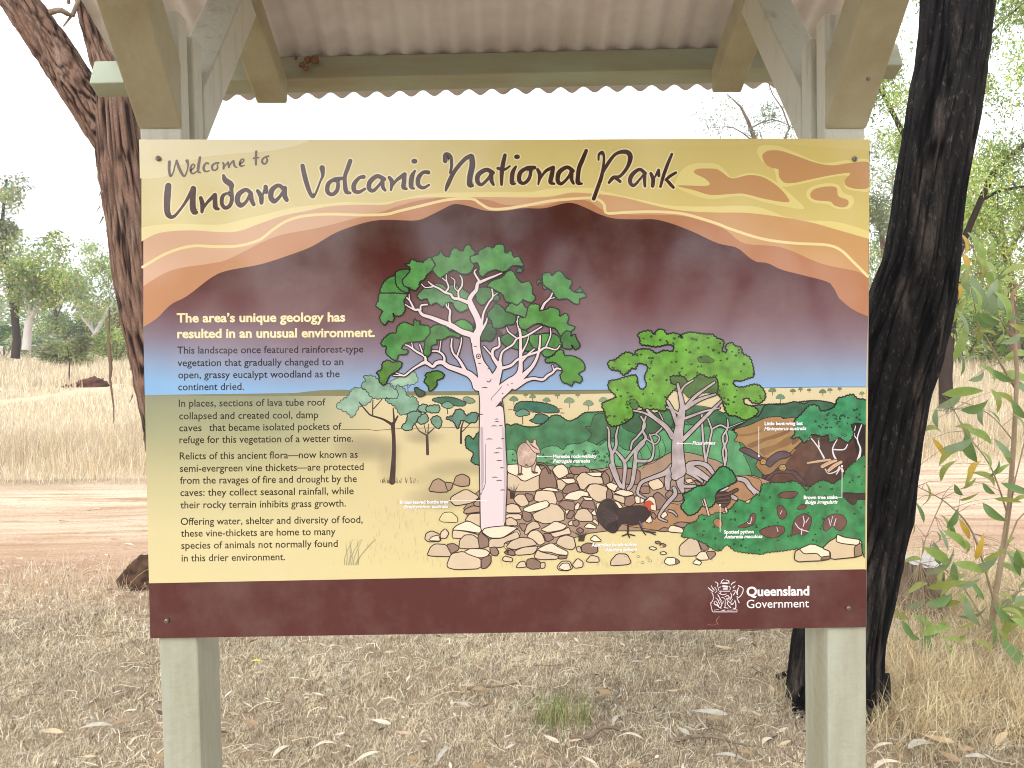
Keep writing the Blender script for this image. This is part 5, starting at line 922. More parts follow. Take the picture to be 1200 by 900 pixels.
# ================= trees =================
def bark_mat(name,c1,c2,c3,sc,bumpk):
    """vertical plates: c1 plate, c2 crack, c3 pale weathered patches"""
    m=D.materials.new(name); m.use_nodes=True; nt=m.node_tree; L=nt.links.new; p=nt.nodes['Principled BSDF']; p.inputs['Roughness'].default_value=.95; p.inputs['Specular IOR Level'].default_value=.12
    tc=N(nt,'TexCoord'); at=N(nt,'Attribute',attribute_name='tint')
    def noi(s,scl,d=8,dist=0):
        mp=N(nt,'Mapping'); mp.inputs['Scale'].default_value=scl; L(tc.outputs['Object'],mp.inputs[0]); n=N(nt,'TexNoise'); n.inputs['Scale'].default_value=s; n.inputs['Detail'].default_value=d; n.inputs['Roughness'].default_value=.65; n.inputs['Distortion'].default_value=dist; L(mp.outputs[0],n.inputs['Vector']); return n
    n1=noi(1,(sc,sc,sc*.18),9,.6); n2=noi(1,(sc*.35,sc*.35,sc*.06),6); n3=noi(1,(sc*5,sc*5,sc*2),8)
    def mixm(c,fac,col,lo,hi,am):
        mr=N(nt,'MapRange'); mr.inputs[1].default_value=lo; mr.inputs[2].default_value=hi; mr.inputs[4].default_value=am; L(fac,mr.inputs[0])
        mx=N(nt,'Mix',data_type='RGBA'); L(mr.outputs[0],mx.inputs[0]); L(c,mx.inputs[6]); mx.inputs[7].default_value=(*lin(col),1); return mx.outputs[2]
    r=N(nt,'RGB'); r.outputs[0].default_value=(*lin(c1),1)
    n4=noi(1,(sc*2.6,sc*2.6,sc*.9),5)
    c=mixm(r.outputs[0],n2.outputs['Fac'],c3,.52,.68,.8); c=mixm(c,n4.outputs['Fac'],c3,.58,.66,.55); c=mixm(c,n3.outputs['Fac'],c2,.5,.75,.6)
    # cracks follow the carved furrows: tint.r holds groove depth
    sx=N(nt,'SeparateColor'); L(at.outputs['Color'],sx.inputs[0]); mr=N(nt,'MapRange'); mr.inputs[1].default_value=.1; mr.inputs[2].default_value=.75; L(sx.outputs[0],mr.inputs[0])
    mx=N(nt,'Mix',data_type='RGBA'); L(mr.outputs[0],mx.inputs[0]); L(c,mx.inputs[6]); mx.inputs[7].default_value=(*lin(c2),1); L(mx.outputs[2],p.inputs['Base Color'])
    bp=N(nt,'Bump'); bp.inputs['Strength'].default_value=bumpk; bp.inputs['Distance'].default_value=.012; ad=N(nt,'Math',operation='MULTIPLY_ADD'); L(n3.outputs['Fac'],ad.inputs[0]); ad.inputs[1].default_value=.5; L(n1.outputs['Fac'],ad.inputs[2]); L(ad.outputs[0],bp.inputs['Height']); L(bp.outputs[0],p.inputs['Normal'])
    return m
m_barkL=bark_mat('rough_ironbark',(138,108,92),(42,30,26),(168,146,132),34,1.0)
m_barkR=bark_mat('charred_bark',(38,36,36),(7,6,7),(106,94,86),30,1.0)
def barktrunk(path, rad, seg, freq, depth, plate, seed, step=.02, cross=.8):
    """dense tube with carved furrows; returns V, quads, tint"""
    n0=len(path); pr=spline([tuple(p)+(r,) for p,r in zip(path,rad)],step); pts=np.array([p[:3] for p in pr]); R=np.array([p[3] for p in pr]); n=len(pts)
    T=np.gradient(pts,axis=0); T/=np.linalg.norm(T,axis=1)[:,None]; u=np.cross(T[0],[0,1,0]); u/=np.linalg.norm(u); V=[];C=[]; ln=0
    for i in range(n):
        if i: ln+=np.linalg.norm(pts[i]-pts[i-1])
        u=u-T[i]*np.dot(u,T[i]); u/=np.linalg.norm(u); v=np.cross(T[i],u)
        for j in range(seg):
            a=2*math.pi*j/seg; ca,sa=math.cos(a),math.sin(a); q=Vector((ca*R[i]*freq,sa*R[i]*freq,ln*freq*plate+seed))
            w=noise.noise_vector(q*.5)*.45; f=1-abs(noise.noise(q+w))*2.6; q2=Vector((q.x*1.1,q.y*1.1,q.z*3.2+7)); f2=1-abs(noise.noise(q2+w*2))*3.4; f=max(0,min(1,max(f,f2*cross)))**1.5*(.65+.5*noise.noise(q*.4)+.2)            # 1 in cracks
            g=noise.noise(Vector((ca*2.2,sa*2.2,ln*1.6+seed)))*.09+noise.noise(q*3.1)*.035+noise.noise(Vector((q.x*2.5,q.y*2.5,q.z*6)))*.03
            r=R[i]*(1+g)-depth*f; V.append(pts[i]+(u*ca+v*sa)*r); C.append((f,f,f))
    V=np.array(V); i,j=np.meshgrid(np.arange(n-1),np.arange(seg),indexing='ij'); jj=(j+1)%seg
    q=np.stack([i*seg+j,i*seg+jj,(i+1)*seg+jj,(i+1)*seg+j],-1).reshape(-1,4)
    return V,q,None,np.array(C)
def PP(l): return [P(a,b,y) for a,b,y in l]
m_leaf=mat('gum_leaves',attr=True,rough=.55,spec=.3,trans=.45)
def leafcloud(centers, rad, n, L_, W_, pal, rg, droop=.7, j=.18, flat=1.0):
    """many small lance leaves gathered round twig ends"""
    centers=np.asarray(centers); wt=rg.lognormal(0,.75,len(centers)); k=rg.choice(len(centers),n,p=wt/wt.sum()); ct_=np.clip(1+rg.normal(0,.2,len(centers)),.6,1.4); rr=np.asarray(rad) if np.ndim(rad) else np.full(len(centers),rad)
    d=rg.normal(0,1,(n,3)); d/=np.linalg.norm(d,axis=1)[:,None]; p=centers[k]+d*(rr[k]*rg.uniform(.15,1,n)**.55)[:,None]*np.array([1,1,flat])
    a=rg.uniform(0,2*np.pi,n); dz=-np.clip(rg.normal(droop,.35,n),-.6,1); h=np.sqrt(np.clip(1-dz*dz,0.02,1)); dr=np.stack([np.cos(a)*h,np.sin(a)*h,dz],-1)
    s=rg.normal(0,1,(n,3)); s=np.cross(dr,s); s/=np.linalg.norm(s,axis=1)[:,None]; l=(L_*rg.uniform(.6,1.3,n))[:,None]; w=(W_*rg.uniform(.6,1.3,n))[:,None]
    V=np.stack([p,p+dr*l*.5+s*w*.5,p+dr*l,p+dr*l*.5-s*w*.5],1).reshape(-1,3); o=np.arange(n)*4
    c=np.clip(pick(rg,n,pal,j)*ct_[k][:,None],0,1); return V,np.stack([o,o+1,o+2,o+3],-1),None,np.repeat(c,4,0)
def grow(rg, base, height, r0, lean=(0,0), fork=.4, spread=.55, levels=3, kids=4, up=.35, wig=.12):
    """trunk and limbs; returns tube parts and twig ends"""
    parts=[];ends=[]
    def limb(p,d,l,r,lev):
        k=7 if lev==0 else 5; pts=[p]; q=p.copy(); dd=d.copy()
        for i in range(k):
            dd=dd+Vector(rg.normal(0,wig,3)); dd.z+=up*.12; dd.normalize(); q=q+dd*l/k; pts.append(q.copy())
        parts.append(tube([tuple(x) for x in pts],[r*(1-.6*i/k)*(1.25 if (lev==0 and i==0) else 1) for i in range(k+1)],9 if lev==0 else 6 if lev==1 else 4))
        if lev>=levels: ends.append(tuple(q)); ends.append(tuple(pts[-2])); return
        if lev>=levels-1: ends.append(tuple(q))
        nk=kids if lev else kids+1
        for m in range(nk):
            t=rg.uniform(fork if lev==0 else .35,1) if m else 1; i=min(int(t*k),k); a=rg.uniform(0,6.28)+m*2.4; s=spread*rg.uniform(.7,1.3)
            nd=dd*1.0+Vector((math.cos(a)*s,math.sin(a)*s,up*rg.uniform(0,.6)))*1.3; nd.normalize()
            limb(pts[i],nd,l*rg.uniform(.42,.65) if lev else height*rg.uniform(.25,.42),r*(1-.6*t)*rg.uniform(.5,.75),lev+1)
    limb(Vector(base),Vector((lean[0],lean[1],1)).normalized(),height*.6,r0,0)
    return parts,ends
def tree(name,base,height,r0,label,group,pal,trunkm,seed,nleaf=4500,leaf=(.13,.03),lean=(0,0),fork=.4,spread=.55,crad=.9,levels=3,kids=4,droop=.6,up=.35,scale_ends=1.0,cat='tree',trunk_col=(.3,.25,.2),flat=.75):
    rg=np.random.default_rng(seed); root=empty(name,base,label,cat,group)
    parts,ends=grow(rg,(0,0,-.1),height,r0,lean,fork,spread,levels,kids,up)
    V,q,t,c=merge(parts); link('trunk',npmesh('trunk',V,q,t,trunkm,np.repeat([trunk_col],len(V),0),True),root)
    V,q,t,c=leafcloud(ends,rg.uniform(.5,1.2,len(ends))*crad,nleaf,leaf[0],leaf[1],pal,rg,droop,flat=flat)
    link('crown',npmesh('crown',V,q,t,m_leaf,c),root); return root
m_trunkdark=mat('dark_trunk',lin((70,58,52)),.95,.1,var=lin((36,30,28)),scale=(3,3,1),bump=.5,bscale=20)
m_trunkpale=mat('pale_gum_trunk',lin((196,190,184)),.8,.2,var=lin((150,138,128)),scale=(3,3,1),bump=.2,bscale=20)
m_trunkbrown=mat('brown_trunk',lin((120,100,84)),.95,.1,var=lin((74,60,50)),scale=(3,3,1),bump=.5,bscale=20)
OLIVE=[(138,158,88),(154,172,104),(122,138,86),(172,178,124),(138,150,108),(180,162,116)]
GREY=[(152,166,130),(168,178,146),(134,150,116),(180,182,148),(146,156,134)]
FRESH=[(146,176,84),(166,190,100),(134,160,84),(188,196,122),(202,192,116),(144,172,108)]
DEEP=[(106,134,78),(124,150,90),(90,116,70),(140,164,100)]
# --- the leaning forked tree left behind the sign ---
t1=empty('forked_eucalyptus',(0,0,0),'large leaning eucalyptus with rough brown bark forking above the left end of the sign','tree')
yT=4.7
mainp=PP([(262,735,yT),(250,640,yT),(232,540,yT),(208,440,yT),(180,330,yT),(162,240,yT),(150,180,yT),(144,135,yT),(137,98,yT),(121,62,yT),(109,25,yT),(98,-20,yT),(80,-110,yT),(90,-240,yT)]); mr_=[.34,.30,.27,.235,.21,.185,.17,.155,.115,.082,.074,.07,.06,.05]
mainp[0].z=float(gz(mainp[0].x,mainp[0].y))-.15
V,q,t,c=merge([barktrunk(mainp,mr_,150,30,.016,.3,3.1,.013)]); link('trunk',npmesh('trunk',V,q,t,m_barkL,c,True),t1)
lp=PP([(158,222,yT+.02),(143,182,yT),(117,138,yT),(90,100,yT),(57,50,yT),(22,0,yT),(-30,-75,yT+.1),(-80,-160,yT+.3)]); V,q,t,c=merge([barktrunk(lp,[.09,.115,.12,.112,.108,.102,.1,.09],120,30,.013,.3,9.2,.013)]); lL=link('limb',npmesh('limb',V,q,t,m_barkL,c,True),t1)
rp=mainp
rg=np.random.default_rng(8); tw=[]
for pth,r in ((PP([(60,14,yT-.1),(72,12,yT-.15),(85,18,yT-.1),(92,0,yT-.1),(90,-30,yT)]),.018),(PP([(84,18,yT-.1),(78,26,yT-.1),(74,31,yT-.1)]),.007),(PP([(62,15,yT-.1),(58,16,yT-.1)]),.012),(PP([(80,4,yT),(82,-20,yT),(70,-40,yT)]),.01)):
    tw.append(tube([tuple(x) for x in [Vector(s_[:3]) for s_ in spline([tuple(p) for p in pth],.03)]],np.linspace(r,r*.5,len(spline([tuple(p) for p in pth],.03))),6))
V,q,t,c=merge(tw); link('dead_twig',npmesh('dead_twig',V,q,t,m_stick,c,True),t1)
ce=[tuple(lp[-1]+Vector((random.uniform(-2,1.6),random.uniform(-1.5,1.5),random.uniform(.3,2.6)))) for _ in range(26)]+[tuple(rp[-1]+Vector((random.uniform(-1.5,1.5),random.uniform(-1.5,1.5),random.uniform(.4,2.8)))) for _ in range(22)]
V,q,t,c=leafcloud(ce,.5,7000,.13,.02,OLIVE,rg); link('crown',npmesh('crown',V,q,t,m_leaf,c),t1)
# peeling bark flakes along the left edge
fl=[]
for k in range(18):
    i=rg.integers(1,6); tt=rg.uniform(); p=mainp[i].lerp(mainp[i+1],tt); r=mr_[i]*.97; s=rg.choice([-1,1]); a=rg.uniform(-.9,.9); b=p+Vector((s*r*math.cos(a),-r*abs(math.sin(a)),0))
    o=Vector((s*rg.uniform(.005,.02),-rg.uniform(.005,.02),-rg.uniform(.02,.06))); w_=rg.uniform(.004,.012); fl.append((np.array([b,b+Vector((w_,0,-.005)),b+o+Vector((w_*.5,0,0)),b+o]),np.array([[0,1,2,3]]),None,np.tile([[.05,.05,.05]],(4,1))))
V,q,t,c=merge(fl); o=link('bark_flakes',npmesh('bark_flakes',V,q,t,m_barkL,c),t1); o['kind']='stuff'
# --- the blackened tree on the right ---
t2=empty('charred_eucalyptus',(0,0,0),'fire blackened eucalyptus trunk leaning right behind the right end of the sign','tree')
yR=3.25
rp2=[(978,850,yR),(979,815,yR),(982,760,yR),(992,700,yR),(1013,600,yR),(1022,542,yR),(1036,464,yR),(1052,410,yR),(1069,350,yR),(1080,305,yR),(1087,250,yR),(1096,183,yR),(1107,110,yR),(1115,60,yR),(1121,0,yR),(1136,-110,yR),(1148,-260,yR)]
ww=[122,110,103,102,100,99,96,96,90,81,76,77,78,76,77,72,62]
mp_=PP(rp2); mp_[0].z-=.1; rr_=[w_/2*yR/930*1.03 for w_ in ww]
V,q,t,c=merge([barktrunk(mp_,rr_,170,32,.012,.12,21.0,.012,.55)]); link('trunk',npmesh('trunk',V,q,t,m_barkR,c,True),t2)
for pth,rr in (([(985,740,yR),(962,788,yR-.02),(946,818,yR-.08),(938,836,yR-.14)],[.1,.085,.06,.03]),([(1015,800,yR-.05),(1028,825,yR-.1),(1032,842,yR-.12)],[.10,.06,.03]),([(985,800,yR+.12),(1000,812,yR+.3),(1010,818,yR+.42)],[.12,.08,.04])):
    pp=PP(pth); V,q,t,c=merge([barktrunk(pp,rr,40,16,.012,.15,2.0)]); link('buttress_root',npmesh('buttress_root',V,q,t,m_barkR,c,True),t2)
ce=[tuple(mp_[-1]+Vector((random.uniform(-2,2.2),random.uniform(-1.5,1.8),random.uniform(.5,3.2)))) for _ in range(40)]; V,q,t,c=leafcloud(ce,.5,7000,.13,.02,OLIVE,rg); link('crown',npmesh('crown',V,q,t,m_leaf,c),t2)
pl=[tube([tuple(mp_[-1]),tuple(mp_[-1].lerp(Vector(e),.5)+Vector((0,0,.2))),e],[.06,.03,.01],5) for e in ce[:14]]; V,q,t,c=merge(pl); link('limb',npmesh('limb',V,q,t,m_trunkdark,c,True),t2)
# --- the sapling at the right edge, leaf by leaf ---
sap=empty('gum_sapling',(0,0,0),'young gum sapling with long green leaves growing at the right edge beside the stump','sapling')
m_sstem=mat('sapling_stem',lin((168,150,124)),.8,.2,var=lin((120,92,72)),scale=(20,20,4),bump=.3,bscale=60)
m_lf=[mat('sapling_leaf_'+n_,lin(c_),.42,.45,var=lin(v_),scale=(14,14,14),amount=.7,trans=.3) for n_,c_,v_ in (('green',(134,160,80),(168,184,110)),('dark',(98,128,70),(126,150,92)),('olive',(140,152,78),(168,170,92)),('yellow',(206,170,66),(176,150,70)),('grey_green',(142,160,120),(120,138,100)))]
sapleaf=[leafmesh('leaf',m_lf[i],L_,W_,cu,tw,si,7,.1) for i,(L_,W_,cu,tw,si) in enumerate(((.118,.031,.3,.5,.1),(.10,.03,.26,.8,-.08),(.13,.028,.4,.4,.14),(.10,.024,.35,.7,.1),(.12,.032,.25,.5,-.12)))]
for me in sapleaf:      # leaf starts at its stalk
    for v_ in me.vertices: v_.co.x+= .5*(max(w_.co.x for w_ in me.vertices)-min(w_.co.x for w_ in me.vertices)) if False else 0
ys=3.0
def stem(pts,r0,r1):
    s3=spline([tuple(p) for p in PP(pts)],.03); V,q,t,c=tube(s3,np.linspace(r0,r1,len(s3)),7); link('stem',npmesh('stem',V,q,t,m_sstem,c,True),sap); return s3
sb_=G(1158,758); ys=sb_.y
stems=[stem([(1158,765,ys),(1166,700,ys),(1176,640,ys),(1183,590,ys),(1188,520,ys-.05),(1192,440,ys-.05),(1188,380,ys-.05),(1186,345,ys-.1),(1194,335,ys-.1),(1215,315,ys-.1)],.0155,.004),
 stem([(1165,705,ys),(1140,625,ys-.1),(1110,590,ys-.15),(1075,570,ys-.2),(1062,562,ys-.2)],.006,.0018),
 stem([(1190,455,ys),(1172,425,ys-.1),(1155,395,ys-.1),(1146,385,ys-.15)],.007,.004),
 stem([(1180,600,ys),(1160,545,ys-.1),(1130,505,ys-.1),(1118,480,ys-.1)],.005,.0018),
 stem([(1170,680,ys),(1180,640,ys+.05),(1192,610,ys),(1215,590,ys)],.006,.002),
 stem([(1160,740,ys),(1130,690,ys+.1),(1100,660,ys+.1),(1090,640,ys+.05)],.005,.0018),
 stem([(1190,520,ys),(1165,490,ys+.1),(1140,475,ys+.1),(1120,470,ys+.1)],.004,.0015),
 stem([(1166,720,ys),(1185,700,ys-.15),(1205,690,ys-.2),(1230,700,ys-.2)],.005,.002),
 stem([(1188,400,ys),(1165,360,ys-.1),(1150,320,ys-.1),(1140,290,ys-.1)],.005,.0018),
 stem([(1105,585,ys-.15),(1085,630,ys-.15),(1078,660,ys-.15)],.003,.001),
 stem([(1176,650,ys),(1190,560,ys-.2),(1205,500,ys-.25),(1225,470,ys-.3)],.006,.002)]
# leaves traced one by one: tip-to-tip centre x, y, length px, direction (degrees, down positive), kind
SL_=[(1080,580,30,95,0),(1077,600,26,70,1),(1116,607,26,-70,1),(1105,632,22,75,1),(1136,565,26,-35,0),(1143,552,26,-50,3),(1152,563,30,35,0),(1124,574,22,45,1),(1118,633,30,40,0),(1130,620,24,60,3),(1166,600,34,40,1),(1130,640,22,70,0),(1103,617,20,80,1),(1148,640,34,-80,3),(1190,572,30,20,1),(1080,640,18,90,0),(1066,618,20,80,2),
 (1096,652,36,35,0),(1110,685,32,-15,1),(1075,690,32,-20,2),(1100,702,30,-20,1),(1130,680,30,-10,0),(1145,692,24,60,1),(1150,668,22,0,0),(1165,650,26,-30,1),(1128,705,24,60,0),(1165,705,26,80,2),(1140,715,30,-30,0),(1075,730,26,60,0),(1098,740,34,-20,0),(1087,758,30,10,1),(1110,765,24,70,0),(1070,745,20,30,1),(1055,722,20,25,2),(1127,745,26,-25,0),
 (1190,768,46,50,1),(1170,748,30,70,0),(1180,720,30,35,1),(1195,700,30,-10,4),(1178,700,28,-40,0),(1196,735,34,40,0),(1160,770,22,80,2),(1185,790,30,35,1),(1180,668,30,30,0),(1196,655,28,60,1),(1160,735,26,60,0),
 (1128,460,40,-5,0),(1142,474,36,-20,1),(1165,470,22,80,1),(1186,447,38,10,0),(1192,418,30,-5,0),(1152,488,22,85,0),(1176,440,26,30,1),(1144,440,26,-30,4),(1090,507,26,0,2),(1138,525,38,60,1),(1146,512,30,30,0),(1122,520,36,-25,0),(1120,535,34,-35,2),(1100,525,26,60,3),(1130,505,26,20,0),(1154,540,26,70,0),(1165,548,22,-70,1),(1175,525,30,40,0),(1112,552,26,-60,2),(1098,490,20,80,4),
 (1116,370,46,-60,0),(1125,400,40,-70,0),(1140,372,30,90,2),(1152,345,44,55,1),(1162,335,36,60,0),(1140,352,32,80,0),(1135,330,30,85,4),(1175,330,30,10,0),(1148,300,30,80,0),(1130,310,30,90,3),(1120,340,26,80,3),(1138,285,26,70,0),(1190,320,30,-10,0),(1128,415,26,75,0),(1160,372,28,20,1),(1172,355,30,45,0),(1185,372,26,70,1),(1118,322,22,95,2),(1112,300,26,80,2),(1125,285,30,75,3),(1155,318,36,50,0),(1185,395,26,-30,0),(1150,402,28,60,4),(1195,480,30,50,1),(1190,500,26,70,0),(1182,540,24,60,0)]
SL_+= [(px+random.uniform(-22,22),py+random.uniform(-20,20),ln*.75,dg+random.uniform(-50,50),random.choice((0,1,2,2))) for px,py,ln,dg,kind in SL_[::2] if px>1085]
SL_+= [(random.uniform(1062,1215),random.uniform(645,795),random.uniform(24,38),random.uniform(-60,90),random.choice((0,1,0,1,2,4))) for _ in range(34)]+[(random.uniform(1120,1215),random.uniform(300,470),random.uniform(24,36),random.uniform(20,95),random.choice((0,1,2))) for _ in range(16)]
allst=np.array([s_ for st3 in stems for s_ in st3]); tws=[]
for k,(px,py,ln,dg,kind) in enumerate(SL_):
    y=ys+random.uniform(-.35,.1); p=P(px,py,y); o=link('leaf',sapleaf[kind] if kind in (2,3,4) else sapleaf[kind if k%3 else (4 if k%2 else 2)],sap)
    L0=(.118,.10,.13,.10,.12)[kind]; s=ln*1.1*y/930/L0*random.uniform(.85,1.15); a=math.radians(dg)
    d=(rgt*math.cos(a)-upv*math.sin(a)+fwd*random.uniform(-.35,.35)).normalized(); side=d.cross(fwd+Vector((random.uniform(-.9,.9),0,random.uniform(-.6,.6)))).normalized(); nn=d.cross(side)
    o.matrix_world=Matrix.Translation(p)@Matrix((d,side,nn)).transposed().to_4x4()@Matrix.Scale(s,4)
    b_=p-d*(L0*s*.5); dd_=np.linalg.norm(allst-np.array(b_),axis=1); q_=Vector(allst[dd_.argmin()])
    tws.append(tube([tuple(q_),tuple(q_.lerp(b_,.5)+Vector((0,0,.012))),tuple(b_)],[.0016,.0012,.0009],4))
V,q,t,c=merge(tws); link('twig',npmesh('twig',V,q,t,m_sstem,c,True),sap)['kind']='stuff'
# --- background trees left ---
grp='trees beyond the grass'
def at(px,Y): p=P(px,419,Y); p.z=float(gz(p.x,p.y)); return p
def bt_(px,Y,topy,r,label,pal,tm,seed,**k):
    b=at(px,Y); h=(P(px,topy,Y).z-b.z); return tree('gum_tree',b,h*k.pop('hs',1.0),r,label,grp,pal,tm,seed,**k)
LEFT_HAND=True
bt_(70,58,300,.2,'rounded light green gum, second of the bushy trees left of the sign',FRESH+GREY,m_trunkbrown,5,nleaf=3000,leaf=(.3,.1),spread=.7,crad=.95,fork=.25)
bt_(100,54,280,.22,'tallest bushy light green gum halfway between the left edge and the sign',FRESH+OLIVE,m_trunkpale,6,nleaf=3600,leaf=(.28,.1),spread=.7,crad=.95,fork=.25)
bt_(140,60,280,.22,'bushy light green gum partly hidden by the leaning trunk',FRESH+GREY,m_trunkbrown,7,nleaf=3400,leaf=(.3,.1),spread=.7,crad=1.0,fork=.25)
bt_(-30,52,250,.25,'grey green gum just outside the left edge',GREY,m_trunkbrown,8,nleaf=4000,leaf=(.3,.11),spread=.6,crad=1.3)
def bush(px,Y,topy,label,pal,seed,n=2600,w=1.3,grp_='low bushes beyond the grass',leaf=(.26,.1)):
    b=at(px,Y); h=P(px,topy,Y).z-b.z; rg=np.random.default_rng(seed); root=empty('bush',b,label,'bush',grp_)
    st=[tube([(0,0,-.1),(math.cos(a)*h*.2*w,math.sin(a)*h*.2,h*.45),(math.cos(a)*h*.45*w,math.sin(a)*h*.4,h*.8)],[.05,.03,.012],5) for a in np.arange(6)*1.05]
    V,q,t,c=merge(st); link('stem',npmesh('stem',V,q,t,m_trunkbrown,c,True),root)
    ce=[(rg.normal(0,h*.38*w),rg.normal(0,h*.3),h*rg.uniform(.25,.85)) for _ in range(16)]
    V,q,t,c=leafcloud(ce,h*.24,n,leaf[0],leaf[1],pal,rg,.1); link('foliage',npmesh('foliage',V,q,t,m_leaf,c),root)
for k,(px,Y,ty,l,pal) in enumerate(((5,60,372,'dark green bush at the far left below the black trunked gum',DEEP),(58,47,392,'low grey green bush right of the pale trunked gum',GREY),(66,62,362,'deep green bush between the pale trunk and the tall gum',DEEP),(92,60,372,'reddish tinged bush below the tallest left gum',[(150,120,84),(120,126,74),(100,120,70)]),(112,62,366,'wide deep green bush left of the leaning trunk',DEEP+FRESH),(135,48,380,'small pale green bush nearest the leaning trunk',FRESH),(150,62,362,'dense green bush right behind the leaning trunk',DEEP),(82,40,393,'tiny scrubby bush standing in the long grass left of centre',OLIVE))): bush(px,Y,ty,l,pal,60+k)
for px,y0,y1,r,l in ((80,441,392,.02,'thin leafless sapling in the long grass above the red clods'),):
    p=at(px,28); root=empty('thin_sapling',p,l,'sapling'); V,q,t,c=tube([(0,0,-.1),(.03,0,.6),(-.02,0,1.3)],[.03,.02,.01],6); link('stem',npmesh('stem',V,q,t,m_trunkdark,c),root); rg=np.random.default_rng(5); V,q,t,c=leafcloud([(0,0,.9),(.1,0,1.2),(-.15,0,1.1)],.25,160,.12,.03,OLIVE,rg); link('crown',npmesh('crown',V,q,t,m_leaf,c),root)
p=P(133,498,13.5); p.z=float(gz(p.x,p.y)); root=empty('dead_sapling',p,'thin knobbly dead sapling standing in the grass left of the sign','sapling')
zt_=P(130,360,13.5).z-p.z; V,q,t,c=tube([(0,0,-.1),(.01,0,zt_*.2),(-.04,0,zt_*.42),(-.02,0,zt_*.5),(-.05,0,zt_*.72),(-.02,0,zt_)],[.014,.013,.02,.028,.03,.012],7); link('stem',npmesh('stem',V,q,t,m_trunkbrown,c,True),root)
rg=np.random.default_rng(15); V,q,t,c=leafcloud([(-.1,0,zt_*.9),(.1,0,zt_*.75),(-.05,0,zt_)],.16,90,.09,.02,OLIVE,rg); link('crown',npmesh('crown',V,q,t,m_leaf,c),root)
# --- right side ---
def hanging(px,Y,pts,r,label,pal,seed,n,leaf,crad,nend=60,box=None,trunkm=m_trunkbrown,base=None):
    """loose drooping crown on hand-placed limbs, pixel paths at depth Y"""
    rg=np.random.default_rng(seed); b=at(px,Y); root=empty('drooping_gum',b,label,'tree',grp); tp=[]; ends=[]
    for path,r0,r1 in pts:
        s3=[Vector(v) for v in spline([tuple(P(a,c_,Y+dy)-b) for a,c_,dy in path],.25)]; tp.append(tube([tuple(v) for v in s3],np.linspace(r0,r1,len(s3)),7))
        for v in s3[len(s3)//3:]:
            for _ in range(2):
                e=v+Vector(rg.normal(0,.35,3))*crad*1.8; tp.append(tube([tuple(v),tuple(v.lerp(e,.5)+Vector((0,0,.08))),tuple(e)],[max(r1*.6,.006),.006,.003],4)); ends.append(tuple(e))
    V,q,t,c=merge(tp); link('trunk',npmesh('trunk',V,q,t,trunkm,c,True),root)
    if box:
        for _ in range(nend): a,c_=rg.uniform(box[0],box[2]),rg.uniform(box[1],box[3]); ends.append(tuple(P(a,c_,Y+rg.uniform(-1.2,1.2))-b))
    V,q,t,c=leafcloud(ends,crad,n,leaf[0],leaf[1],pal,rg,.55,flat=1.0); link('crown',npmesh('crown',V,q,t,m_leaf,c),root); return root
YELL=FRESH+[(170,182,100),(146,170,96),(130,156,86)]
hanging(1108,13.5,[([(1109,492,0),(1108,440,0),(1112,390,0),(1120,330,0),(1105,280,0),(1090,200,.2)],.12,.07),([(1112,330,0),(1130,280,-.3),(1160,210,-.5),(1200,170,-.6),(1260,130,-.6)],.06,.02),([(1100,260,0),(1060,160,.3),(1035,110,.4),(1020,95,.5)],.06,.03),([(1130,285,-.2),(1150,235,-.1),(1190,220,0),(1230,215,.2)],.035,.01),([(1095,220,0),(1120,80,0),(1170,-20,.2),(1180,-150,.3)],.06,.03),([(1140,60,0),(1180,20,.2),(1230,-20,.2)],.03,.012)],.12,
  'eucalyptus with slim black trunk and airy drooping crown behind the charred tree',YELL,71,25000,(.085,.028),.34,60,(1020,-60,1290,250),m_trunkdark)
hanging(1190,24,[([(1190,415,0),(1185,330,0),(1170,250,0)],.16,.08),([(1180,300,0),(1220,230,.5),(1260,190,.5)],.08,.03),([(1175,290,0),(1140,240,-.5),(1120,215,-.6)],.07,.02)],.16,
  'broad light green gum behind the sapling at the right edge',FRESH+[(176,184,92)],72,14000,(.16,.06),.6,80,(1105,210,1320,330),m_trunkbrown)
hanging(1040,30,[([(1045,418,0),(1040,330,0),(1030,250,0)],.16,.08),([(1038,300,0),(1060,220,.5),(1070,150,.5)],.08,.03)],.16,
  'grey green gum showing between the sign and the charred trunk',GREY+OLIVE,73,10000,(.18,.06),.6,60,(1000,150,1090,400),m_trunkbrown)
hanging(905,28,[([(900,418,0),(905,330,0),(898,230,0),(885,165,0),(868,125,0),(852,110,0)],.16,.012),([(893,200,0),(925,150,.3),(905,110,.3),(900,95,.3)],.06,.012),([(888,170,0),(860,150,.2),(830,150,.3)],.03,.008),([(880,150,0),(905,140,.3),(930,150,.3)],.03,.01)],.16,
  'thin sparse treetop showing above the right half of the sign',GREY,74,1500,(.2,.036),.42,0,None,m_trunkbrown)
for k,(px,Y,ty,l,pal) in enumerate(((1125,34,338,'dense green bush right of the charred trunk below the drooping crown',DEEP+FRESH),(1160,36,325,'tall dense green bush in the middle of the right margin',DEEP+FRESH),(1200,33,335,'dense green bush at the right edge behind the sapling',DEEP+FRESH),(1250,36,320,'green bush just outside the right edge',DEEP),(1040,38,360,'low green bush seen between the sign and charred trunk',DEEP))): bush(px,Y,ty,l,pal,90+k,5200,1.6,'green bushes on the right',(.24,.08))
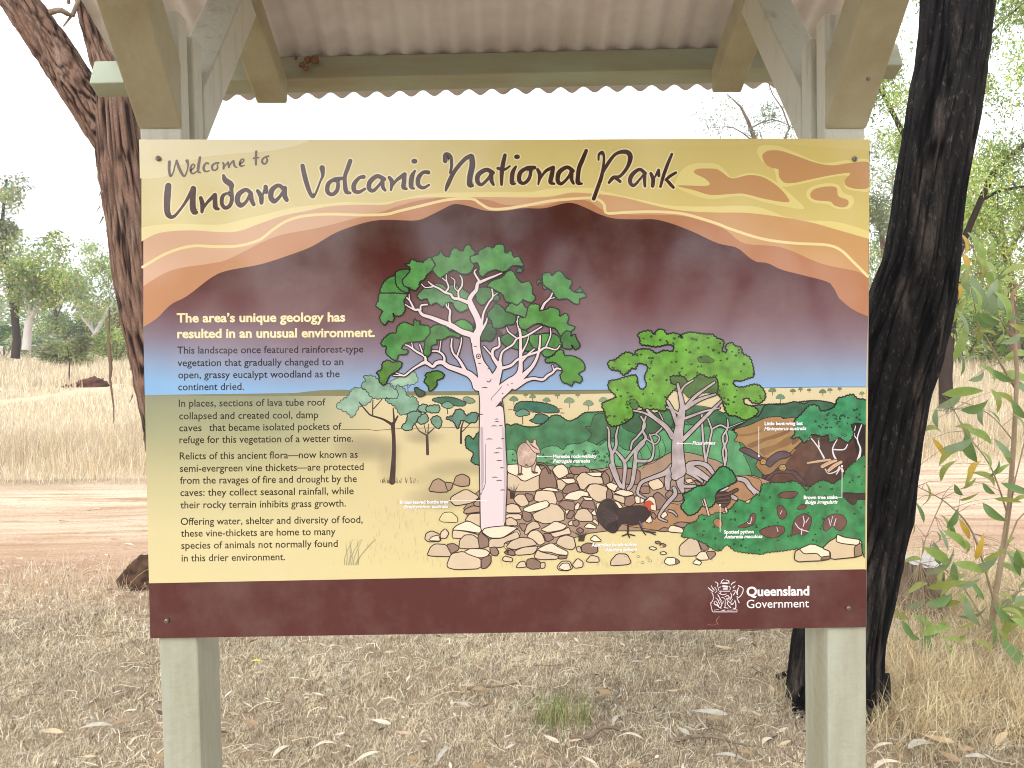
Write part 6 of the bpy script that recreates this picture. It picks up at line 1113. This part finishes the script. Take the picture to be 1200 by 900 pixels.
hanging(18,38,[([(18,420,0),(20,398,0),(18,375,0),(14,350,0),(10,325,0),(6,300,0),(2,268,0),(5,235,0),(8,210,0)],.2,.05),([(18,378,0),(22,350,.2),(27,325,.2),(33,300,.2)],.09,.03),([(9,320,0),(-5,290,0),(-20,270,0)],.07,.02)],.17,
  'slim eucalyptus with black trunk at the far left edge',GREY+OLIVE+[(186,160,130)],171,5200,(.2,.08),.55,16,(-25,200,28,330),m_trunkdark)
hanging(34,36,[([(31,410,0),(33,385,0),(36,368,0),(31,350,0),(28,333,0),(24,318,0)],.2,.05),([(36,372,0),(42,360,0),(50,352,.2),(57,340,.2),(62,322,.2),(66,305,.2)],.13,.04),([(48,354,0),(40,335,.2),(42,318,.2)],.05,.02)],.2,
  'pale gum with white forked trunk beside the black trunked one',FRESH+OLIVE,172,4200,(.2,.09),.6,26,(15,278,75,345),m_trunkpale)
# --- trees hidden behind the sign from here, and a distant belt of woodland ---
for k,(px,Y,ty) in enumerate(((215,55,300),(330,48,290),(430,60,310),(520,52,285),(640,58,300),(740,50,280),(830,60,300),(970,52,290))):
    bt_(px,Y,ty,.22,'far bushy gum hidden behind the '+('left post','left end of the board text','printed pale tree','printed bottle tree','printed wallaby','printed fig tree','printed cave','right post')[k]+' from the front',FRESH+GREY,m_trunkbrown,100+k,nleaf=3000,leaf=(.36,.14),spread=.7,crad=1.5,fork=.25)
rg=np.random.default_rng(200); ce=[];rr=[]
for _ in range(900):
    x=rg.uniform(-150,150); y=rg.uniform(85,120)+abs(x)*.1; h=rg.uniform(3,9); ce.append((x,y,float(gz(x,y))+rg.uniform(.15,1)*h)); rr.append(rg.uniform(1.2,2.6))
V,q,t,c=leafcloud(ce,rr,46000,.8,.4,GREY+OLIVE,rg,.2); tag(link('distant_woodland',npmesh('distant_woodland',V,q,t,m_leaf,c)),'distant belt of grey green woodland closing the view','woodland',kind='stuff')
# --- open woodland behind the viewer, mirrored faintly by the glossy sign ---
for k,(x,y,h) in enumerate(((1.4,-14,10),(3.4,-17,12),(6.4,-19,10),(9.5,-18,11),(-3.6,-24,6.5),(-10.5,-21,7),(1.8,-24,13),(5.2,-27,12),(13,-24,12))):
    tree('gum_tree',(x,y,float(gz(x,y))),h,.2,'open woodland gum on the viewer side of the sign','trees on the viewer side',OLIVE,m_trunkbrown,300+k,nleaf=3200,leaf=(.3,.12),spread=.55,crad=.9,fork=.35)
rg=np.random.default_rng(210); ce=[];rr=[]
for _ in range(420):
    x=rg.uniform(-110,110); y=-rg.uniform(70,95); h=rg.uniform(3,8); ce.append((x,y,float(gz(x,y))+rg.uniform(.05,1)*h)); rr.append(rg.uniform(1.4,2.8))
V,q,t,c=leafcloud(ce,rr,20000,.9,.5,OLIVE,rg,.2); tag(link('distant_woodland',npmesh('distant_woodland',V,q,t,m_leaf,c)),'distant woodland on the viewer side of the sign','woodland',kind='stuff')
# --- the dry air that pales the far trees ---
m_haze=D.materials.new('air'); m_haze.use_nodes=True; _n=m_haze.node_tree; _n.nodes.remove(_n.nodes['Principled BSDF']); _v=_n.nodes.new('ShaderNodeVolumePrincipled'); _v.inputs['Color'].default_value=(.96,.98,1,1); _v.inputs['Density'].default_value=.0018; _v.inputs['Anisotropy'].default_value=.3
_n.links.new(_v.outputs[0],_n.nodes['Material Output'].inputs['Volume'])
bm=bmesh.new(); bmesh.ops.create_cube(bm,size=1,matrix=Matrix.Translation((0,0,15.5))@Matrix.Diagonal((1240,1240,37,1))); tag(bmesh_obj('haze',bm,m_haze),kind='stuff')
